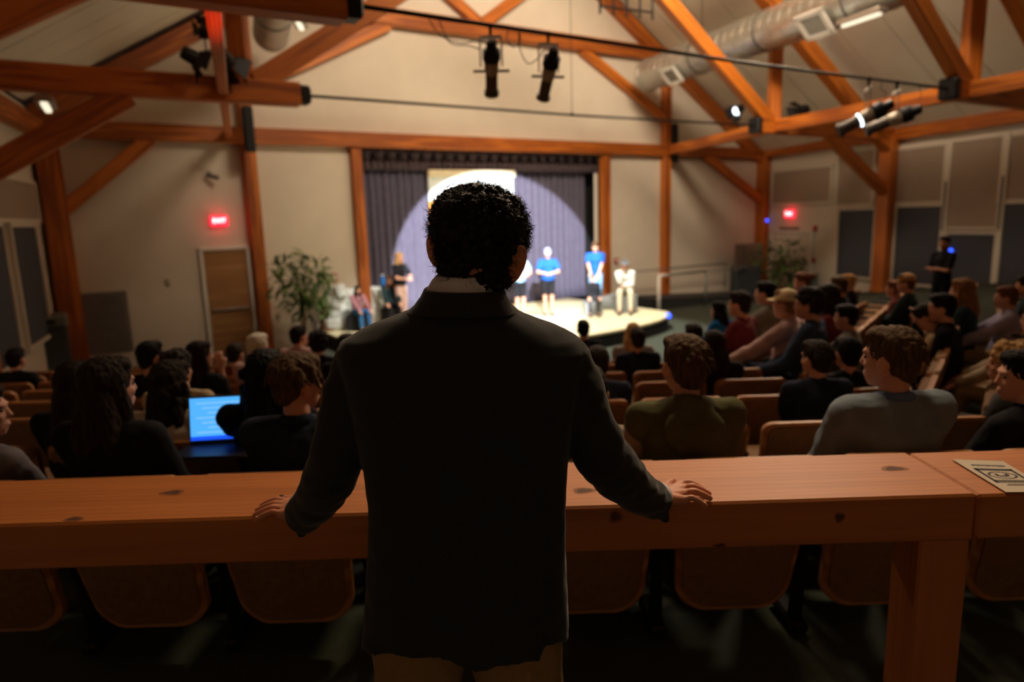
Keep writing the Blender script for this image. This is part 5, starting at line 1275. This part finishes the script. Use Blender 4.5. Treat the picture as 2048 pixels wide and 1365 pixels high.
for sx, (ax, ay) in zip((-1, 1), fl_):
    hp_ = Vector((hipc.x+sx*.095, 1.33, .86)); kn = Vector((hipc.x+sx*.12, 1.35, .48)); an = Vector((hipc.x+sx*.13, 1.33, .09)); legJ.append((hp_, kn, an))
    mb.chain([hp_, kn, an], [.078, .052, .038]); mb.capsule(an, an+Vector((sx*.02, .13, -.045)), .036, .03)
link('body', remesh(mb, .0036, 3), SKINM, man)
# nails and ring
for FS in (FR, FL):
    for (b, t, r_) in FS:
        B_, T_ = onc(*b), onc(*t); d = (T_-B_).normalized(); Wn, _ = frame_mtx(T_-d*.006, T_+d*.002); Wn.translation = T_-d*.003+Vector((0, 0, r_*.62-.0015))
        MB().ell((0, 0, 0), (.0052, .0046, .0012), n=10, m=6).obj('fingernail', mat('nail', srgb(226, 170, 150), .3), man, world=Wn, smooth=True)
rg = onc(563, 1000, .004); rd = (onc(556, 1000)-onc(585, 1000)).normalized(); side_ = Vector((0, 0, 1)).cross(rd)
MB().tube([rg-rd*.0035, rg-rd*.003, rg+rd*.003, rg+rd*.0035], [.0112, .0122, .0122, .0112], 20).obj('ring', BLACKM, man, smooth=True)
# shirt cuffs
for wr_, e_ in ((wR, PY(1290, 992, 1.46)), (wL, PY(628, 1008, 1.42))):
    d = (wr_-e_).normalized(); MB().tube([wr_-d*.03, wr_-d*.002, wr_+d*.001, wr_-d*.004], [.036, .035, .033, .031], 26, cap=False).obj('shirt_cuff', SHIRT, man, smooth=True)
# trousers and shoes
tm = MB(); tm.ell(Vector((hipc.x, 1.33, .90)), (.165, .125, .13))
for (hp_, kn, an), sx in zip(legJ, (-1, 1)): tm.chain([hp_+Vector((sx*.004, 0, 0)), kn, an+Vector((0, 0, .03))], [.108, .086, .075], 18)
link('trousers', remesh(tm, .010, 3, lambda c: .004*noise.noise(Vector((c.x*9, c.y*9, c.z*16)))), KHAKI, man)
for (hp_, kn, an) in legJ:
    sm = MB(); sm.capsule(Vector((an.x, an.y-.03, .05)), Vector((an.x, an.y+.16, .042)), .045, .038); sm.box((an.x, an.y+.06, .012), (.09, .28, .024)); link('shoe', remesh(sm, .008, 2), mat('brown_leather', srgb(70, 44, 28), .4), man)
# hair: close curly mass plus loose curls
hm = MB(); rnd = random.Random(11)
def HE(px, py, Y, r): hm.ell(PY(px, py, Y), r)
HE(955, 462, 1.385, (.084, .098, .086)); HE(915, 452, 1.39, (.050, .08, .068)); HE(1003, 462, 1.39, (.050, .08, .072)); HE(955, 415, 1.39, (.066, .085, .040)); HE(962, 510, 1.36, (.070, .075, .060)); HE(965, 548, 1.36, (.050, .055, .036)); HE(1004, 480, 1.375, (.044, .06, .044)); HE(958, 550, 1.318, (.050, .028, .026)); HE(938, 535, 1.322, (.056, .032, .030)); HE(978, 556, 1.325, (.042, .030, .030)); HE(985, 532, 1.345, (.034, .045, .036)); HE(905, 505, 1.37, (.030, .05, .045))
base = remesh(hm, .005, 3)
nv = len(base.vertices); vn = [(v.co.copy(), v.normal.copy()) for v in base.vertices]
tuft = MB(); tuft.v = list(hm.v); tuft.f = list(hm.f)
for i in range(420):
    c, n_ = vn[rnd.randrange(nv)]
    tuft.ell(c+n_*.001, [rnd.uniform(.006, .011)]*3, n=7, m=5)
hairme = remesh(tuft, .0028, 1, lambda c: .0022*noise.noise(c*190)+.0015*noise.noise(c*420))
ho = link('hair', hairme, MHAIR, man)
cur = MB()
def curl(c, n_, L, rad, turns, th=.00042, tang=None):
    t1 = n_.orthogonal().normalized(); t1 = Matrix.Rotation(rnd.uniform(0, 6.28), 3, n_) @ t1; t2 = n_.cross(t1); pts = []
    m = int(7+turns*7)
    lay = (t1*rnd.uniform(.5, 1.2)+n_*rnd.uniform(.25, .9)+Vector((0, 0, -.25))).normalized() if tang is None else tang
    for k in range(m):
        s = k/(m-1); a = s*turns*6.28; pts.append(c+lay*L*s+(t2*math.sin(a)+n_*(1-math.cos(a))*.8)*rad*min(1, s*2))
    cur.tube(pts, [th*(1-.5*k/(m-1)) for k in range(m)], 3)
for i in range(5200):
    c, n_ = vn[rnd.randrange(nv)]
    if n_.y > .6: continue
    curl(c+n_*.002, n_, rnd.uniform(.008, .020), rnd.uniform(.002, .005), rnd.uniform(.4, 1.1))
# a few long stray hairs as in the photo
def stray(pxs, Y=1.385, th=.00055):
    pts = [PY(a, b, Y) for a, b in pxs]; out = []
    for i in range(len(pts)-1):
        p0 = pts[max(i-1, 0)]; p1, p2 = pts[i], pts[i+1]; p3 = pts[min(i+2, len(pts)-1)]
        for k in range(5):
            t = k/5; out.append(.5*((2*p1)+(p2-p0)*t+(2*p0-5*p1+4*p2-p3)*t*t+(3*p1-p0-3*p2+p3)*t**3))
    out.append(pts[-1]); cur.tube(out, [th*(1-.6*k/len(out)) for k in range(len(out))], 4)
for q in ([(880, 418), (862, 423), (848, 419), (841, 409)], [(885, 408), (872, 420), (858, 418), (853, 408)], [(884, 400), (868, 416), (862, 411)], [(962, 375), (948, 362), (943, 356)], [(960, 376), (955, 364), (950, 358)], [(900, 392), (893, 378), (905, 368), (914, 372)], [(893, 398), (887, 384), (898, 371), (912, 369), (920, 374)],
          [(905, 385), (900, 376), (908, 370)], [(1048, 490), (1060, 497), (1064, 490)], [(1050, 455), (1062, 459), (1071, 452), (1073, 450)], [(1045, 420), (1056, 427), (1060, 436)], [(1040, 405), (1051, 413), (1054, 424)], [(1020, 392), (1034, 400), (1042, 412)], [(985, 376), (997, 375), (1004, 384)], [(1046, 480), (1057, 489), (1065, 494), (1061, 500)],
          [(868, 480), (858, 475), (857, 468)], [(875, 500), (860, 492), (858, 490)], [(872, 520), (862, 512), (864, 520), (875, 530)], [(870, 515), (863, 518), (868, 527), (876, 528)], [(1048, 500), (1058, 494), (1052, 484)]): stray(q)
for i in range(90):
    a = rnd.uniform(R(-25), R(205)); ex_ = 90+rnd.uniform(-8, 6); px = 957+math.cos(a)*(ex_+6); py = 460-math.sin(a)*(82+rnd.uniform(-8, 4)); b_ = a+rnd.uniform(-.5, .5); l_ = rnd.uniform(6, 15); b2_ = b_+rnd.uniform(-1.2, 1.2)
    stray([(px, py), (px+math.cos(b_)*l_*.6, py-math.sin(b_)*l_*.6), (px+math.cos(b_)*l_*.6+math.cos(b2_)*l_*.6, py-math.sin(b_)*l_*.6-math.sin(b2_)*l_*.6)], th=.0004)
so = cur.mesh('strands'); o = link('hair_curls', so, MHAIR, ho, world=Matrix()); o['kind'] = 'stuff'
